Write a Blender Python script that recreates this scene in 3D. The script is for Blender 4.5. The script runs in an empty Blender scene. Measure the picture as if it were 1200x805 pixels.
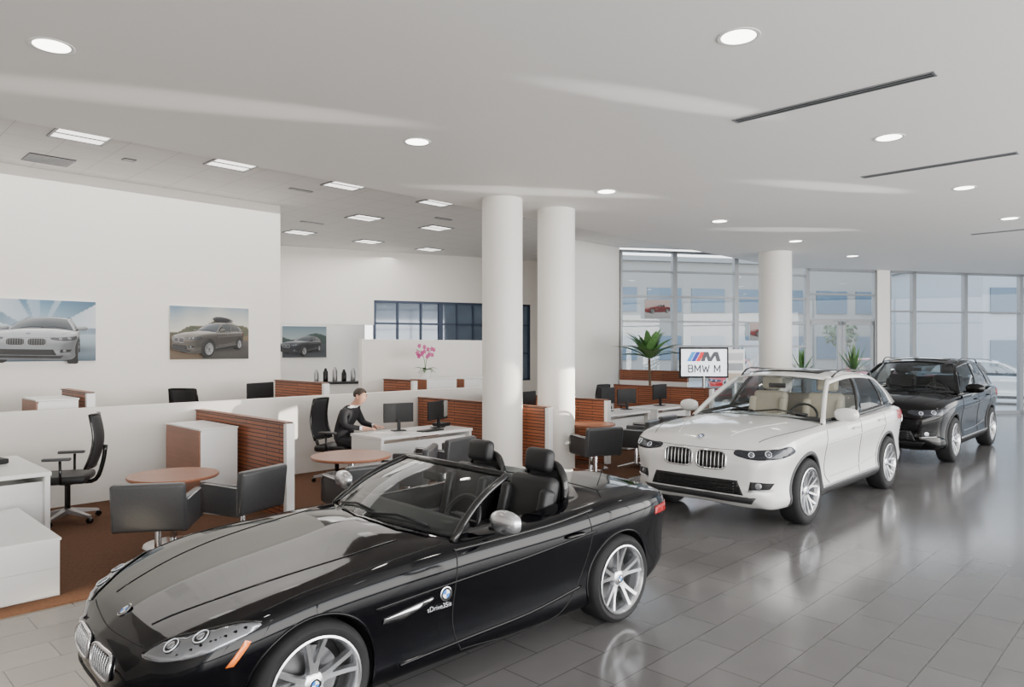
import bpy, bmesh, math, random
import numpy as np
from mathutils import Vector, Matrix, Euler
from mathutils.bvhtree import BVHTree
random.seed(3)
COL=bpy.context.scene.collection
pi=math.pi
# ---------------- materials ----------------
MATS={}
def mat(name,col,rough=.5,metal=0,coat=0,emit=None,es=0,noise=0,nscale=20,spec=.5,sheen=0):
    if name in MATS: return MATS[name]
    m=bpy.data.materials.new(name); m.use_nodes=True
    nt=m.node_tree; b=nt.nodes['Principled BSDF']
    b.inputs['Base Color'].default_value=(*col,1); b.inputs['Roughness'].default_value=rough
    b.inputs['Metallic'].default_value=metal; b.inputs['Coat Weight'].default_value=coat
    b.inputs['Coat Roughness'].default_value=.03
    b.inputs['Specular IOR Level'].default_value=spec
    if emit: b.inputs['Emission Color'].default_value=(*emit,1); b.inputs['Emission Strength'].default_value=es
    if noise:
        tc=nt.nodes.new('ShaderNodeTexCoord'); n=nt.nodes.new('ShaderNodeTexNoise'); n.inputs['Scale'].default_value=nscale
        r=nt.nodes.new('ShaderNodeMix'); r.data_type='RGBA'
        r.inputs['A'].default_value=(*[c*(1-noise) for c in col],1); r.inputs['B'].default_value=(*[min(1,c*(1+noise)) for c in col],1)
        nt.links.new(tc.outputs['Object'],n.inputs['Vector']); nt.links.new(n.outputs['Fac'],r.inputs['Factor'])
        nt.links.new(r.outputs['Result'],b.inputs['Base Color'])
    MATS[name]=m; return m
def glassmat(name,tint,refl=.05,rough=0.0):
    if name in MATS: return MATS[name]
    m=bpy.data.materials.new(name); m.use_nodes=True; nt=m.node_tree; nt.nodes.clear()
    o=nt.nodes.new('ShaderNodeOutputMaterial'); mx=nt.nodes.new('ShaderNodeMixShader'); t=nt.nodes.new('ShaderNodeBsdfTransparent')
    g=nt.nodes.new('ShaderNodeBsdfGlossy'); g.inputs['Roughness'].default_value=rough; t.inputs['Color'].default_value=(*tint,1)
    lw=nt.nodes.new('ShaderNodeLayerWeight'); lw.inputs['Blend'].default_value=.5
    pw=nt.nodes.new('ShaderNodeMath'); pw.operation='POWER'; pw.inputs[1].default_value=5
    ad=nt.nodes.new('ShaderNodeMath'); ad.operation='ADD'; ad.use_clamp=True; ad.inputs[1].default_value=refl
    nt.links.new(lw.outputs['Facing'],pw.inputs[0]); nt.links.new(pw.outputs[0],ad.inputs[0]); nt.links.new(ad.outputs[0],mx.inputs[0]); nt.links.new(t.outputs[0],mx.inputs[1]); nt.links.new(g.outputs[0],mx.inputs[2]); nt.links.new(mx.outputs[0],o.inputs[0])
    MATS[name]=m; return m
def brickmat(name,c1,c2,mo,w,h,ms,rough=.5,offset=.5,axes='XY',coat=0,bump=0,noise=0,rot=0,metal=0):
    if name in MATS: return MATS[name]
    m=bpy.data.materials.new(name); m.use_nodes=True; nt=m.node_tree; b=nt.nodes['Principled BSDF']
    tc=nt.nodes.new('ShaderNodeTexCoord'); sp=nt.nodes.new('ShaderNodeSeparateXYZ'); cb=nt.nodes.new('ShaderNodeCombineXYZ')
    nt.links.new(tc.outputs['Object'],sp.inputs[0])
    nt.links.new(sp.outputs['XYZ'.index(axes[0])],cb.inputs[0]); nt.links.new(sp.outputs['XYZ'.index(axes[1])],cb.inputs[1])
    br=nt.nodes.new('ShaderNodeTexBrick'); br.offset=offset; br.inputs['Scale'].default_value=1
    br.inputs['Color1'].default_value=(*c1,1); br.inputs['Color2'].default_value=(*c2,1); br.inputs['Mortar'].default_value=(*mo,1)
    br.inputs['Brick Width'].default_value=w; br.inputs['Row Height'].default_value=h; br.inputs['Mortar Size'].default_value=ms; br.inputs['Mortar Smooth'].default_value=.1
    nt.links.new(cb.outputs[0],br.inputs['Vector']); 
    out=br.outputs['Color']
    if noise:
        n=nt.nodes.new('ShaderNodeTexNoise'); n.inputs['Scale'].default_value=3; n.inputs['Detail'].default_value=6
        nt.links.new(tc.outputs['Object'],n.inputs['Vector'])
        mr=nt.nodes.new('ShaderNodeMapRange'); mr.inputs['To Min'].default_value=1-noise; mr.inputs['To Max'].default_value=1+noise
        nt.links.new(n.outputs['Fac'],mr.inputs['Value'])
        mm=nt.nodes.new('ShaderNodeVectorMath'); mm.operation='SCALE'; nt.links.new(out,mm.inputs[0]); nt.links.new(mr.outputs[0],mm.inputs['Scale']); out=mm.outputs[0]
    nt.links.new(out,b.inputs['Base Color'])
    b.inputs['Roughness'].default_value=rough; b.inputs['Coat Weight'].default_value=coat; b.inputs['Metallic'].default_value=metal
    if bump:
        bp=nt.nodes.new('ShaderNodeBump'); bp.inputs['Strength'].default_value=bump; bp.inputs['Distance'].default_value=.01; bp.invert=True
        nt.links.new(br.outputs['Fac'],bp.inputs['Height']); nt.links.new(bp.outputs[0],b.inputs['Normal'])
    MATS[name]=m; return m
M_black=mat('black_paint',(.001,.001,.002),.04,spec=.24)
M_black2=mat('black_paint_suv',(.002,.0018,.002),.05,spec=.28)
M_white=mat('white_paint',(.64,.635,.62),.2,0,.8)
M_redp=mat('red_paint',(.4,.012,.012),.25,0,.5)
M_dark=mat('dark_plastic',(.010,.010,.011),.55,noise=.2,spec=.3)
M_gplast=mat('grey_plastic',(.05,.05,.052),.5,noise=.1,spec=.3)
M_trim=mat('gloss_black_trim',(.006,.006,.006),.12)
M_tire=mat('tire_rubber',(.014,.014,.015),.7,noise=.3,spec=.3)
M_rim=mat('alloy_silver',(.62,.63,.65),.22,.9)
M_chrome=mat('chrome',(.8,.8,.82),.1,1)
M_steel=mat('brushed_steel',(.45,.45,.46),.35,1,noise=.15)
M_leather=mat('black_leather',(.050,.050,.053),.34,noise=.2,nscale=60)
M_cleather=mat('car_black_leather',(.012,.012,.013),.45,noise=.25,nscale=60,spec=.35)
M_beige=mat('beige_leather',(.62,.54,.43),.5,noise=.08)
M_seam=mat('panel_gap',(.002,.002,.002),.8)
M_glassc=glassmat('car_glass',(.80,.84,.83),.04)
M_glassd=glassmat('car_glass_tinted',(.22,.24,.25),.05)
M_glassw=glassmat('window_glass',(.93,.95,.96),.03)
M_lamp=mat('headlamp_glass',(.26,.27,.29),.06,.7)
M_lampd=mat('headlamp_dark',(.03,.033,.04),.06,.3)
M_ring=mat('lamp_ring',(.7,.74,.8),.1,.5,1,emit=(.8,.9,1),es=.12)
M_orange=mat('amber_reflector',(.9,.2,.02),.2,0,1,emit=(.9,.2,.02),es=.25)
M_red=mat('tail_lamp_red',(.30,.01,.01),.12)
M_blue=mat('emblem_blue',(.02,.16,.55),.3)
M_ewhite=mat('emblem_white',(.85,.85,.85),.3)
M_wallw=mat('wall_paint_white',(.81,.785,.74),.6,noise=.015,nscale=1.5)
M_ceil=mat('ceiling_paint',(.81,.795,.775),.6,noise=.015,nscale=.8)
M_ceil2=brickmat('acoustic_tile',(.80,.79,.78),(.79,.78,.77),(.60,.59,.58),.61,.61,.006,.8,offset=0)
M_floor=brickmat('floor_tile',(.112,.108,.108),(.127,.123,.124),(.055,.053,.053),.61,.305,.004,.16,noise=.08,bump=.04)
M_carpet=mat('brown_carpet',(.115,.06,.037),.95,noise=.35,nscale=45,spec=.1)
M_slat=brickmat('slatted_walnut',(.33,.105,.045),(.24,.075,.033),(.012,.006,.005),.83,.047,.006,.4,offset=.37,axes='YZ',noise=.25,bump=.6)
M_wood=brickmat('walnut_veneer',(.28,.11,.06),(.25,.095,.05),(.2,.07,.04),.9,.03,.0015,.35,offset=.4,axes='YZ',noise=.2)
M_lam=mat('white_laminate',(.80,.80,.79),.25,noise=.01)
M_frame=mat('aluminium_frame',(.22,.23,.24),.4,.4,noise=.05)
M_framed=mat('dark_blue_frame',(.02,.035,.07),.4,.3)
M_bluegl=mat('office_dark_glass',(.10,.14,.20),.06,.2,.6,noise=.8,nscale=.8)
M_screen=mat('screen_black',(.01,.011,.013),.12,0,.5)
M_paper=mat('paper',(.85,.85,.84),.7)
M_light=mat('luminaire',(.9,.9,.88),.5,emit=(1,.96,.9),es=9)
M_light2=mat('troffer_panel',(.85,.85,.83),.5,emit=(1,.97,.92),es=2.6)
M_skin=mat('skin',(.55,.30,.21),.5,noise=.05)
M_suit=mat('black_suit',(.012,.012,.015),.75,noise=.2,nscale=80)
M_shirt=mat('shirt_white',(.8,.8,.82),.7)
M_hair=mat('dark_hair',(.035,.022,.015),.6,noise=.4,nscale=90)
M_leaf=mat('leaf_green',(.09,.2,.06),.45,noise=.4,nscale=9)
M_petal=mat('orchid_petal',(.55,.05,.25),.5,noise=.2)
M_pot=mat('white_ceramic',(.8,.8,.78),.2,0,.3)
# ---------------- helpers ----------------
def reg(o,parent=None,loc=None,rot=None):
    COL.objects.link(o)
    if parent is not None: o.parent=parent
    if loc is not None: o.location=loc
    if rot is not None: o.rotation_euler=rot
    return o
def mk(name,v,f,m=None,parent=None,smooth=False,idx=None,loc=None,rot=None):
    me=bpy.data.meshes.new(name); me.from_pydata([tuple(p) for p in v],[],f); me.update()
    ms=m if isinstance(m,(list,tuple)) else [m]
    for x in ms:
        if x: me.materials.append(x)
    if smooth: me.polygons.foreach_set('use_smooth',[True]*len(me.polygons))
    if idx is not None: me.polygons.foreach_set('material_index',idx)
    bm=bmesh.new(); bm.from_mesh(me); bmesh.ops.recalc_face_normals(bm,faces=bm.faces); bm.to_mesh(me); bm.free()
    return reg(bpy.data.objects.new(name,me),parent,loc,rot)
def thing(name,label,cat,loc=(0,0,0),rz=0,group=None,scale=1):
    o=bpy.data.objects.new(name,None); o.empty_display_size=.1; COL.objects.link(o)
    o.location=loc; o.rotation_euler=(0,0,rz); o.scale=(scale,)*3 if not isinstance(scale,tuple) else scale
    o['label']=label; o['category']=cat
    if group: o['group']=group
    return o
def tag(o,label,cat,group=None):
    o['label']=label; o['category']=cat
    if group: o['group']=group
    return o
def st(o): o['kind']='structure'; return o
def box(name,c,s,m,parent=None,bev=0,rot=None,seg=2,smooth=False):
    x,y,z=s[0]/2,s[1]/2,s[2]/2
    v=[(-x,-y,-z),(x,-y,-z),(x,y,-z),(-x,y,-z),(-x,-y,z),(x,-y,z),(x,y,z),(-x,y,z)]
    f=[(0,3,2,1),(4,5,6,7),(0,1,5,4),(1,2,6,5),(2,3,7,6),(3,0,4,7)]
    o=mk(name,v,f,m,parent,smooth,loc=c,rot=rot)
    if bev:
        b=o.modifiers.new('b','BEVEL'); b.width=bev; b.segments=seg; b.limit_method='NONE'
    return o
def pad(name,c,s,m,parent=None,r=.03,rot=None): return box(name,c,s,m,parent,r,rot,4,True)
def boxes(name,lst,m,parent=None,loc=None,rot=None,idx=None):
    V=[];F=[];I=[]
    for k,b in enumerate(lst):
        c,s=b[0],b[1]; R=b[2] if len(b)>2 and b[2] is not None else None
        n=len(V); x,y,z=s[0]/2,s[1]/2,s[2]/2
        for p in [(-x,-y,-z),(x,-y,-z),(x,y,-z),(-x,y,-z),(-x,-y,z),(x,-y,z),(x,y,z),(-x,y,z)]:
            p=Vector(p)
            if R is not None: p=R@p
            V.append(p+Vector(c))
        F+=[tuple(n+i for i in q) for q in [(0,3,2,1),(4,5,6,7),(0,1,5,4),(1,2,6,5),(2,3,7,6),(3,0,4,7)]]
        I+=[b[3] if len(b)>3 else 0]*6
    return mk(name,V,F,m,parent,idx=I,loc=loc,rot=rot)
def lathe(name,prof,m,parent=None,axis='Z',n=40,loc=None,rot=None,smooth=True,idxs=None,cap=True):
    V=[];F=[];I=[]
    for r,z in prof:
        for i in range(n):
            a=2*pi*i/n; p=(r*math.cos(a),r*math.sin(a),z)
            if axis=='Y': p=(p[0],z,p[1])
            if axis=='X': p=(z,p[0],p[1])
            V.append(p)
    for k in range(len(prof)-1):
        for i in range(n):
            j=(i+1)%n; F.append((k*n+i,k*n+j,(k+1)*n+j,(k+1)*n+i)); I.append(idxs[k] if idxs else 0)
    if cap and prof[0][0]>1e-4: F.append(tuple(range(n))); I.append(idxs[0] if idxs else 0)
    if cap and prof[-1][0]>1e-4: F.append(tuple(range((len(prof)-1)*n,len(prof)*n))); I.append(idxs[-1] if idxs else 0)
    o=mk(name,V,F,m,parent,smooth,I,loc,rot)
    bm=bmesh.new(); bm.from_mesh(o.data); bmesh.ops.remove_doubles(bm,verts=bm.verts,dist=1e-5); bm.to_mesh(o.data); bm.free()
    try: o.data.set_sharp_from_angle(angle=.7)
    except Exception: pass
    return o
def sweep(name,pts,r,m,parent=None,n=8,closed=False,flat=None,loc=None,rot=None):
    P=[Vector(p) for p in pts]; N=len(P); V=[];F=[]
    up=None
    for i in range(N):
        a=P[(i-1)%N] if (closed or i>0) else P[i]; b=P[(i+1)%N] if (closed or i<N-1) else P[i]
        t=(b-a)
        if t.length<1e-9: t=Vector((1,0,0))
        t.normalize()
        if up is None:
            up=Vector((0,0,1)) if abs(t.z)<.9 else Vector((1,0,0))
        up=(up-t*up.dot(t))
        if up.length<1e-6: up=t.orthogonal()
        up.normalize(); s=t.cross(up)
        rr=r[i] if isinstance(r,(list,tuple)) else r
        for k in range(n):
            an=2*pi*k/n; V.append(P[i]+s*math.cos(an)*rr*(flat or 1)+up*math.sin(an)*rr)
    for i in range(N if closed else N-1):
        for k in range(n):
            j=(i+1)%N; F.append((i*n+k,i*n+(k+1)%n,j*n+(k+1)%n,j*n+k))
    if not closed: F.append(tuple(range(n))); F.append(tuple(range((N-1)*n,N*n)))
    return mk(name,V,F,m,parent,True,loc=loc,rot=rot)
def herm(ts,P,tq,mode='fd'):
    ts=np.array(ts,float);P=np.array(P,float)
    if P.ndim==1:P=P[:,None]
    h=np.diff(ts);d=np.diff(P,axis=0)/h[:,None];n=len(ts);T=np.zeros_like(P);T[0]=d[0];T[-1]=d[-1]
    for i in range(1,n-1):
        if mode=='fd': T[i]=(h[i-1]*d[i]+h[i]*d[i-1])/(h[i-1]+h[i])
        else:
            a,b=d[i-1],d[i]; w1=2*h[i]+h[i-1];w2=h[i]+2*h[i-1]
            with np.errstate(divide='ignore',invalid='ignore'):
                T[i]=np.where(a*b>0,(w1+w2)/(w1/a+w2/b),0)
    out=[]
    for t in tq:
        i=min(max(np.searchsorted(ts,t)-1,0),n-2);s=(t-ts[i])/h[i]
        out.append((2*s**3-3*s**2+1)*P[i]+(s**3-2*s**2+s)*h[i]*T[i]+(-2*s**3+3*s**2)*P[i+1]+(s**3-s**2)*h[i]*T[i+1])
    return np.array(out)
def curve(P,n,closed=False):
    P=[Vector(p) for p in P]
    if closed: 
        Q=P[-2:]+P+P[:3]
        ts=[0]
        for a,b in zip(Q,Q[1:]): ts.append(ts[-1]+max((b-a).length,1e-5))
        tq=np.linspace(ts[2],ts[2+len(P)],n,endpoint=False)
        return [Vector(x) for x in herm(ts,[tuple(q) for q in Q],tq)]
    ts=[0]
    for a,b in zip(P,P[1:]): ts.append(ts[-1]+max((b-a).length,1e-5))
    return [Vector(x) for x in herm(ts,[tuple(q) for q in P],np.linspace(0,ts[-1],n))]
def surf(name,f,nu,nv,m,parent=None,u0=0,u1=1,v0=0,v1=1,solid=0):
    V=[];F=[]
    for i in range(nu+1):
        for j in range(nv+1): V.append(f(u0+(u1-u0)*i/nu,v0+(v1-v0)*j/nv))
    for i in range(nu):
        for j in range(nv): a=i*(nv+1)+j; F.append((a,a+1,a+nv+2,a+nv+1))
    o=mk(name,V,F,m,parent,True)
    if solid:
        s=o.modifiers.new('s','SOLIDIFY'); s.thickness=solid; s.offset=0
    return o
def text(name,s,size,m,parent,loc,rot,ext=.002,align='CENTER',bold=0,shear=0):
    c=bpy.data.curves.new(name,'FONT'); c.body=s; c.size=size; c.extrude=ext; c.align_x=align; c.align_y='CENTER'; c.offset=bold; c.shear=shear
    t=bpy.data.objects.new(name,c); COL.objects.link(t)
    dg=bpy.context.evaluated_depsgraph_get(); me=bpy.data.meshes.new_from_object(t.evaluated_get(dg))
    bpy.data.objects.remove(t); me.materials.clear(); me.materials.append(m)
    return reg(bpy.data.objects.new(name,me),parent,loc,rot)
def dup(root,loc,rz=None,label=None,scale=None,swap=None):
    def cp(o,par):
        n=o.copy(); COL.objects.link(n)
        if par: n.parent=par; n.matrix_parent_inverse=o.matrix_parent_inverse
        if swap and n.type=='MESH':
            for s in n.material_slots:
                if s.material is swap[0]: s.link='OBJECT'; s.material=swap[1]
        for c in o.children: cp(c,n)
        return n
    n=cp(root,None); n.location=loc
    if rz is not None: n.rotation_euler=(0,0,rz)
    if label: n['label']=label
    if scale is not None: n.scale=(scale,)*3
    return n
def hit(bvh,p,D):
    p=Vector(p); l,n,_,_=bvh.ray_cast(p-D*4,D)
    if l is None:
        l,n,_,_=bvh.find_nearest(p)
    if n.dot(D)>0: n=-n
    return l,n
def patch(name,bvh,pts,D,m,parent,off=.004,cell=.04,rnd=0,th=.01):
    D=Vector(D).normalized(); up=Vector((0,0,1)) if abs(D.z)<.8 else Vector((0,1,0))
    U=D.cross(up).normalized(); Vv=U.cross(D)
    P=[Vector(p) for p in pts]
    if rnd: P=curve(P,rnd,True)
    q=[(p.dot(U),p.dot(Vv)) for p in P]; dd=sum(p.dot(D) for p in P)/len(P)
    bm=bmesh.new(); bm.faces.new([bm.verts.new((a,b,0)) for a,b in q])
    for ax in (0,1):
        lo=min(x[ax] for x in q);hi=max(x[ax] for x in q);k=lo+cell
        while k<hi:
            no=(1,0,0) if ax==0 else (0,1,0); co=(k,0,0) if ax==0 else (0,k,0)
            bmesh.ops.bisect_plane(bm,geom=bm.verts[:]+bm.edges[:]+bm.faces[:],plane_co=co,plane_no=no); k+=cell
    for v in bm.verts:
        p=U*v.co.x+Vv*v.co.y+D*dd; l,n=hit(bvh,p,D); v.co=l+n*off
    bmesh.ops.recalc_face_normals(bm,faces=bm.faces)
    me=bpy.data.meshes.new(name)
    for f in bm.faces: f.smooth=True
    s=sum((f.normal.dot(D)*f.calc_area()) for f in bm.faces)
    if s>0: bmesh.ops.reverse_faces(bm,faces=bm.faces)
    bm.to_mesh(me); bm.free(); me.materials.append(m)
    o=reg(bpy.data.objects.new(name,me),parent)
    sm=o.modifiers.new('s','SOLIDIFY'); sm.thickness=th; sm.offset=-1
    return o
def seam(name,bvh,pts,D,m,parent,r=.004,off=0,n=None,closed=False,flat=None,smooth=True):
    D=Vector(D).normalized(); P=[Vector(p) for p in pts]
    L=sum((b-a).length for a,b in zip(P,P[1:])); n=n or max(6,int(L/.03))
    Q=curve(P,n,closed)
    R=[]
    for p in Q:
        l,nn=hit(bvh,p,D); R.append(l+nn*off)
    return sweep(name,R,r,m,parent,6,closed,flat)
def roundel(parent,loc,rot,r,name='emblem'):
    n=32;V=[(0,0,.002)];F=[];I=[]
    for k,(rr,z) in enumerate([(.62*r,.002),(.93*r,.002),(r,.001),(r,-.003)]):
        for i in range(n): V.append((rr*math.cos(2*pi*i/n),rr*math.sin(2*pi*i/n),z))
    for i in range(n):
        j=(i+1)%n; F.append((0,1+i,1+j)); I.append(1 if (i//8)%2==0 else 2)
        for k in range(3): F.append((1+k*n+i,1+(k+1)*n+i,1+(k+1)*n+j,1+k*n+j)); I.append(0 if k==0 else 3)
    o=mk(name,V,F,[M_trim,M_ewhite,M_blue,M_chrome],parent,False,I,loc,rot)
    return o
# ---------------- car parts ----------------
def wheel(parent,x,y,R,w,rimR,style,mrim,name='wheel'):
    outer=-w/2
    t=lathe(name,[(rimR-.004,outer+.02),(rimR,outer+.012),(rimR+.02,outer),(R-.035,outer-.004),(R-.012,outer+.012),(R,outer+.035),(R,w/2-.035),(R-.012,w/2-.012),(R-.04,w/2),(rimR,w/2-.01)],M_tire,parent,'Y',56,(x,y,R),(0,0,0 if y<0 else pi),cap=False)
    V=[];F=[]
    def spoke(a0,a1,w0,w1,r0=.035,r1=rimR-.008):
        n=len(V); steps=5
        for k in range(steps+1):
            s=k/steps; r=r0+(r1-r0)*s; a=a0+(a1-a0)*s; ww=(w0+(w1-w0)*s)/2
            rr=(r-.035)/(rimR-.043)
            yo=outer+.042-.035*max(rr,0)**1.5; th=.035
            c=Vector((r*math.cos(a),0,r*math.sin(a))); tn=Vector((-math.sin(a),0,math.cos(a)))
            for (sg,yy) in ((-1,yo+th),(-.75,yo),(.75,yo),(1,yo+th)):
                V.append(c+tn*ww*sg+Vector((0,yy,0)))
        for k in range(steps):
            for q in range(4):
                a_=n+k*4+q;b_=n+k*4+(q+1)%4; F.append((a_,b_,b_+4,a_+4))
        F.append(tuple(n+i for i in range(4)));F.append(tuple(n+steps*4+i for i in range(4)))
    if style=='star':
        for i in range(5):
            a=pi/2+2*pi*i/5; spoke(a-.12,a-.22,.034,.030); spoke(a+.12,a+.22,.034,.030); spoke(a,a,.075,.05,.03,.11)
    elif style=='y':
        for i in range(5):
            a=pi/2+2*pi*i/5; spoke(a,a,.055,.045,.03,.13); spoke(a-.03,a-.22,.030,.024,.11); spoke(a+.03,a+.22,.030,.024,.11); spoke(a+pi/5,a+pi/5,.028,.024)
    else:
        for i in range(10):
            a=pi/2+2*pi*i/10; spoke(a,a+(.10 if i%2 else -.10),.036,.026)
    sp=mk('rim',V,F,mrim,t)
    lathe('rim_barrel',[(rimR+.008,outer-.002),(rimR-.002,outer-.005),(rimR-.014,outer+.010),(rimR-.022,outer+.05),(rimR-.026,w/2)],mrim,t,'Y',48,cap=False)
    lathe('brake_disc',[(.03,.0),(rimR*.70,.0),(rimR*.70,.025),(.03,.025)],mat('brake_steel',(.16,.16,.165),.4,1),t,'Y',40)
    lathe('inner_hub',[(.01,.05),(rimR-.03,.05),(rimR-.03,.06),(.01,.06)],M_dark,t,'Y',32)
    lathe('hub',[(.0,outer+.03),(.04,outer+.032),(.06,outer+.045),(.06,outer+.08)],mrim,t,'Y',24)
    roundel(t,(0,outer+.026,0),(pi/2,0,0),.034,'hub_cap')
    return t
def carbody(parent,stn,sec,paint,cut,wb,arch,rw,nx=80,ns=44):
    xs=[s[0] for s in stn]; P=[s[1:] for s in stn]
    xq=np.linspace(xs[0],xs[-1],nx); Q=herm(xs,P,xq,'pchip')
    rows=[]
    def ring(x,par):
        pts=sec(x,*par); ts=[0]
        for a,b in zip(pts,pts[1:]): ts.append(ts[-1]+max(math.hypot(a[0]-b[0],a[1]-b[1]),1e-4))
        h=herm(ts,pts,np.linspace(0,ts[-1],ns))
        L=[(x,-max(p[0],0),p[1]) for p in h]; L[0]=(x,0,L[0][2]); L[-1]=(x,0,L[-1][2])
        return L+[(x,-p[1],p[2]) for p in L[-2:0:-1]]
    for x,par in zip(xq,Q): rows.append(ring(x,par))
    def cap(r,sgn):
        cz=sum(p[2] for p in r)/len(r); out=[]
        for s,dx in ((.965,.018),(.88,.034),(.65,.05),(.3,.058)): out.append([(p[0]+sgn*dx,p[1]*s,cz+(p[2]-cz)*s) for p in r])
        return out
    rows=cap(rows[0],-1)[::-1]+rows+cap(rows[-1],1)
    n=len(rows[0]);V=[p for r in rows for p in r];F=[]
    for i in range(len(rows)-1):
        for j in range(n): k=(j+1)%n; F.append((i*n+j,i*n+k,(i+1)*n+k,(i+1)*n+j))
    F.append(tuple(range(n))); F.append(tuple(range((len(rows)-1)*n,len(rows)*n)))
    o=mk('body',V,F,[paint,M_dark],parent,True)
    bv=BVHTree.FromPolygons([Vector(v) for v in V],F)
    cs=[]
    for sx in (-1,1):
        for sy in (-1,1):
            N=48;vv=[];ff=[]
            for yy in (.52*sy,1.2*sy):
                for i in range(N):
                    a=2*pi*i/N; vv.append((sx*wb/2+arch*math.cos(a),yy,rw+.005+arch*math.sin(a)))
            for i in range(N): ff.append((i,(i+1)%N,N+(i+1)%N,N+i))
            ff.append(tuple(range(N)));ff.append(tuple(range(N,2*N)))
            cs.append(mk('cut',vv,ff,[paint,M_dark],None,False,[1]*len(ff)))
    for c in cut:
        outl,z0,z1=c; N=len(outl); vv=[(a,b,z0) for a,b in outl]+[(a,b,z1) for a,b in outl]
        ff=[(i,(i+1)%N,N+(i+1)%N,N+i) for i in range(N)]+[tuple(range(N)),tuple(range(N,2*N))]
        cs.append(mk('cut',vv,ff,[paint,M_dark],None,False,[1]*len(ff)))
    par=o.parent; o.parent=None
    for c in cs:
        b=o.modifiers.new('bo','BOOLEAN'); b.operation='DIFFERENCE'; b.object=c; b.solver='EXACT'
    dg=bpy.context.evaluated_depsgraph_get(); me=bpy.data.meshes.new_from_object(o.evaluated_get(dg))
    o.modifiers.clear(); o.data=me; o.parent=par
    for c in cs: bpy.data.objects.remove(c)
    try: me.set_sharp_from_angle(angle=.6)
    except Exception: pass
    return o,bv
def rrect(x0,x1,w0,w1,r=.12,n=5):
    pts=[]
    for cx,cy,a0 in ((x1-r,w1-r,0),(x0+r,w0-r,pi/2),(x0+r,-w0+r,pi),(x1-r,-w1+r,1.5*pi)):
        for i in range(n+1):
            a=a0+pi/2*i/n; pts.append((cx+r*math.cos(a),cy+r*math.sin(a)))
    return pts
def seat(parent,x,y,z,m,h=.62):
    s=pad('seat',(x,y,z),(.50,.50,.16),m,parent,.05,(0,-.12,0))
    b=pad('seat_backrest',(x+.33,y,z+.32),(.13,.46,h),m,parent,.055,(0,.26,0))
    for k in (-1,1): pad('side_bolster',(-.06,k*.21,-.04),(.12,.09,h*.8),m,b,.035)
    pad('headrest',(x+.44,y,z+.32+h/2+.10),(.10,.27,.18),m,parent,.045,(0,.15,0))
def steering(parent,x,y,z):
    P=[(x+math.sin(.45)*.18*math.sin(a)*1.0,y+.18*math.cos(a),z+.18*math.sin(a)*math.cos(.45)) for a in [2*pi*i/28 for i in range(28)]]
    sweep('steering_wheel',P,.014,M_cleather,parent,8,True)
    boxes('steering_wheel_spoke',[((x,y,z),(.03,.34,.04)),((x,y,z-.06),(.03,.05,.16)),((x-.02,y,z),(.06,.13,.11))],M_dark,parent)
def kidney(parent,bvh,y0,y1,z0,z1,frame,slat,n=7,back=M_dark,off=.012,lean=.02):
    s=1 if y1>y0 else -1; h=z1-z0; w=abs(y1-y0)
    yc=(y0+y1)/2; zc=(z0+z1)/2; out=[]
    for i in range(28):
        a=2*pi*i/28; c=math.cos(a); q=math.sin(a)
        out.append((-3,yc+w/2*math.copysign(abs(c)**.45,c),zc+h/2*math.copysign(abs(q)**.5,q)))
    D=Vector((1,0,0))
    g=patch('kidney_grille',bvh,out,D,back,parent,.006,.03)
    P=[]
    for p in out:
        l,nn=hit(bvh,p,D); P.append(l+Vector((-off,0,.002)))
    sweep('grille_surround',P,.009,frame,g,8,True)
    for i in range(n):
        yy=y0+(y1-y0)*(i+.8)/(n+.6)
        Q=[]
        for k in range(6):
            zz=z0+.010+(h-.02)*k/5; l,nn=hit(bvh,(-3,yy,zz),D); Q.append(l+Vector((-.012,0,0)))
        sweep('grille_slat',Q,.0055,slat,g,6)
    return g
NY=Vector((0,1,0)); FX=Vector((1,0,0)); TZ=Vector((0,0,-1))
def doormirror(parent,x,y,z,cap,s=1,sz=1):
    sy=-1 if y<0 else 1
    V=[];F=[];n=16;rows=9
    for i in range(rows):
        t=i/(rows-1); a=pi*t
        yy=y+sy*.11*sz*(-math.cos(a)); r=max(math.sin(a),.03)**.6
        for j in range(n):
            b=2*pi*j/n; cx=math.cos(b);cz=math.sin(b)
            V.append((x+.055*sz*r*math.copysign(abs(cx)**.8,cx)*(1 if cx<0 else .45)+(.02*t),yy,z+.066*sz*r*math.copysign(abs(cz)**.8,cz)))
    for i in range(rows-1):
        for j in range(n): k=(j+1)%n; F.append((i*n+j,i*n+k,(i+1)*n+k,(i+1)*n+j))
    F.append(tuple(range(n)));F.append(tuple(range((rows-1)*n,rows*n)))
    o=mk('door_mirror',V,F,cap,parent,True)
    sweep('mirror_arm',[(x+.03,y-sy*.17,z-.07),(x+.02,y-sy*.10,z-.055),(x+.01,y-sy*.04,z-.04)],.018,M_dark,o,8)
    return o
def handle(parent,bvh,x,z,sy,m,w=.19):
    P=[]
    for k in range(9):
        t=k/8; l,n=hit(bvh,(x+w*(t-.5),sy*1.5,z+.006*math.sin(pi*t)),Vector((0,-sy,0))); P.append(l+n*(.006+.026*math.sin(pi*t)**.5))
    return sweep('door_handle',P,.011,m,parent,8)
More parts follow.
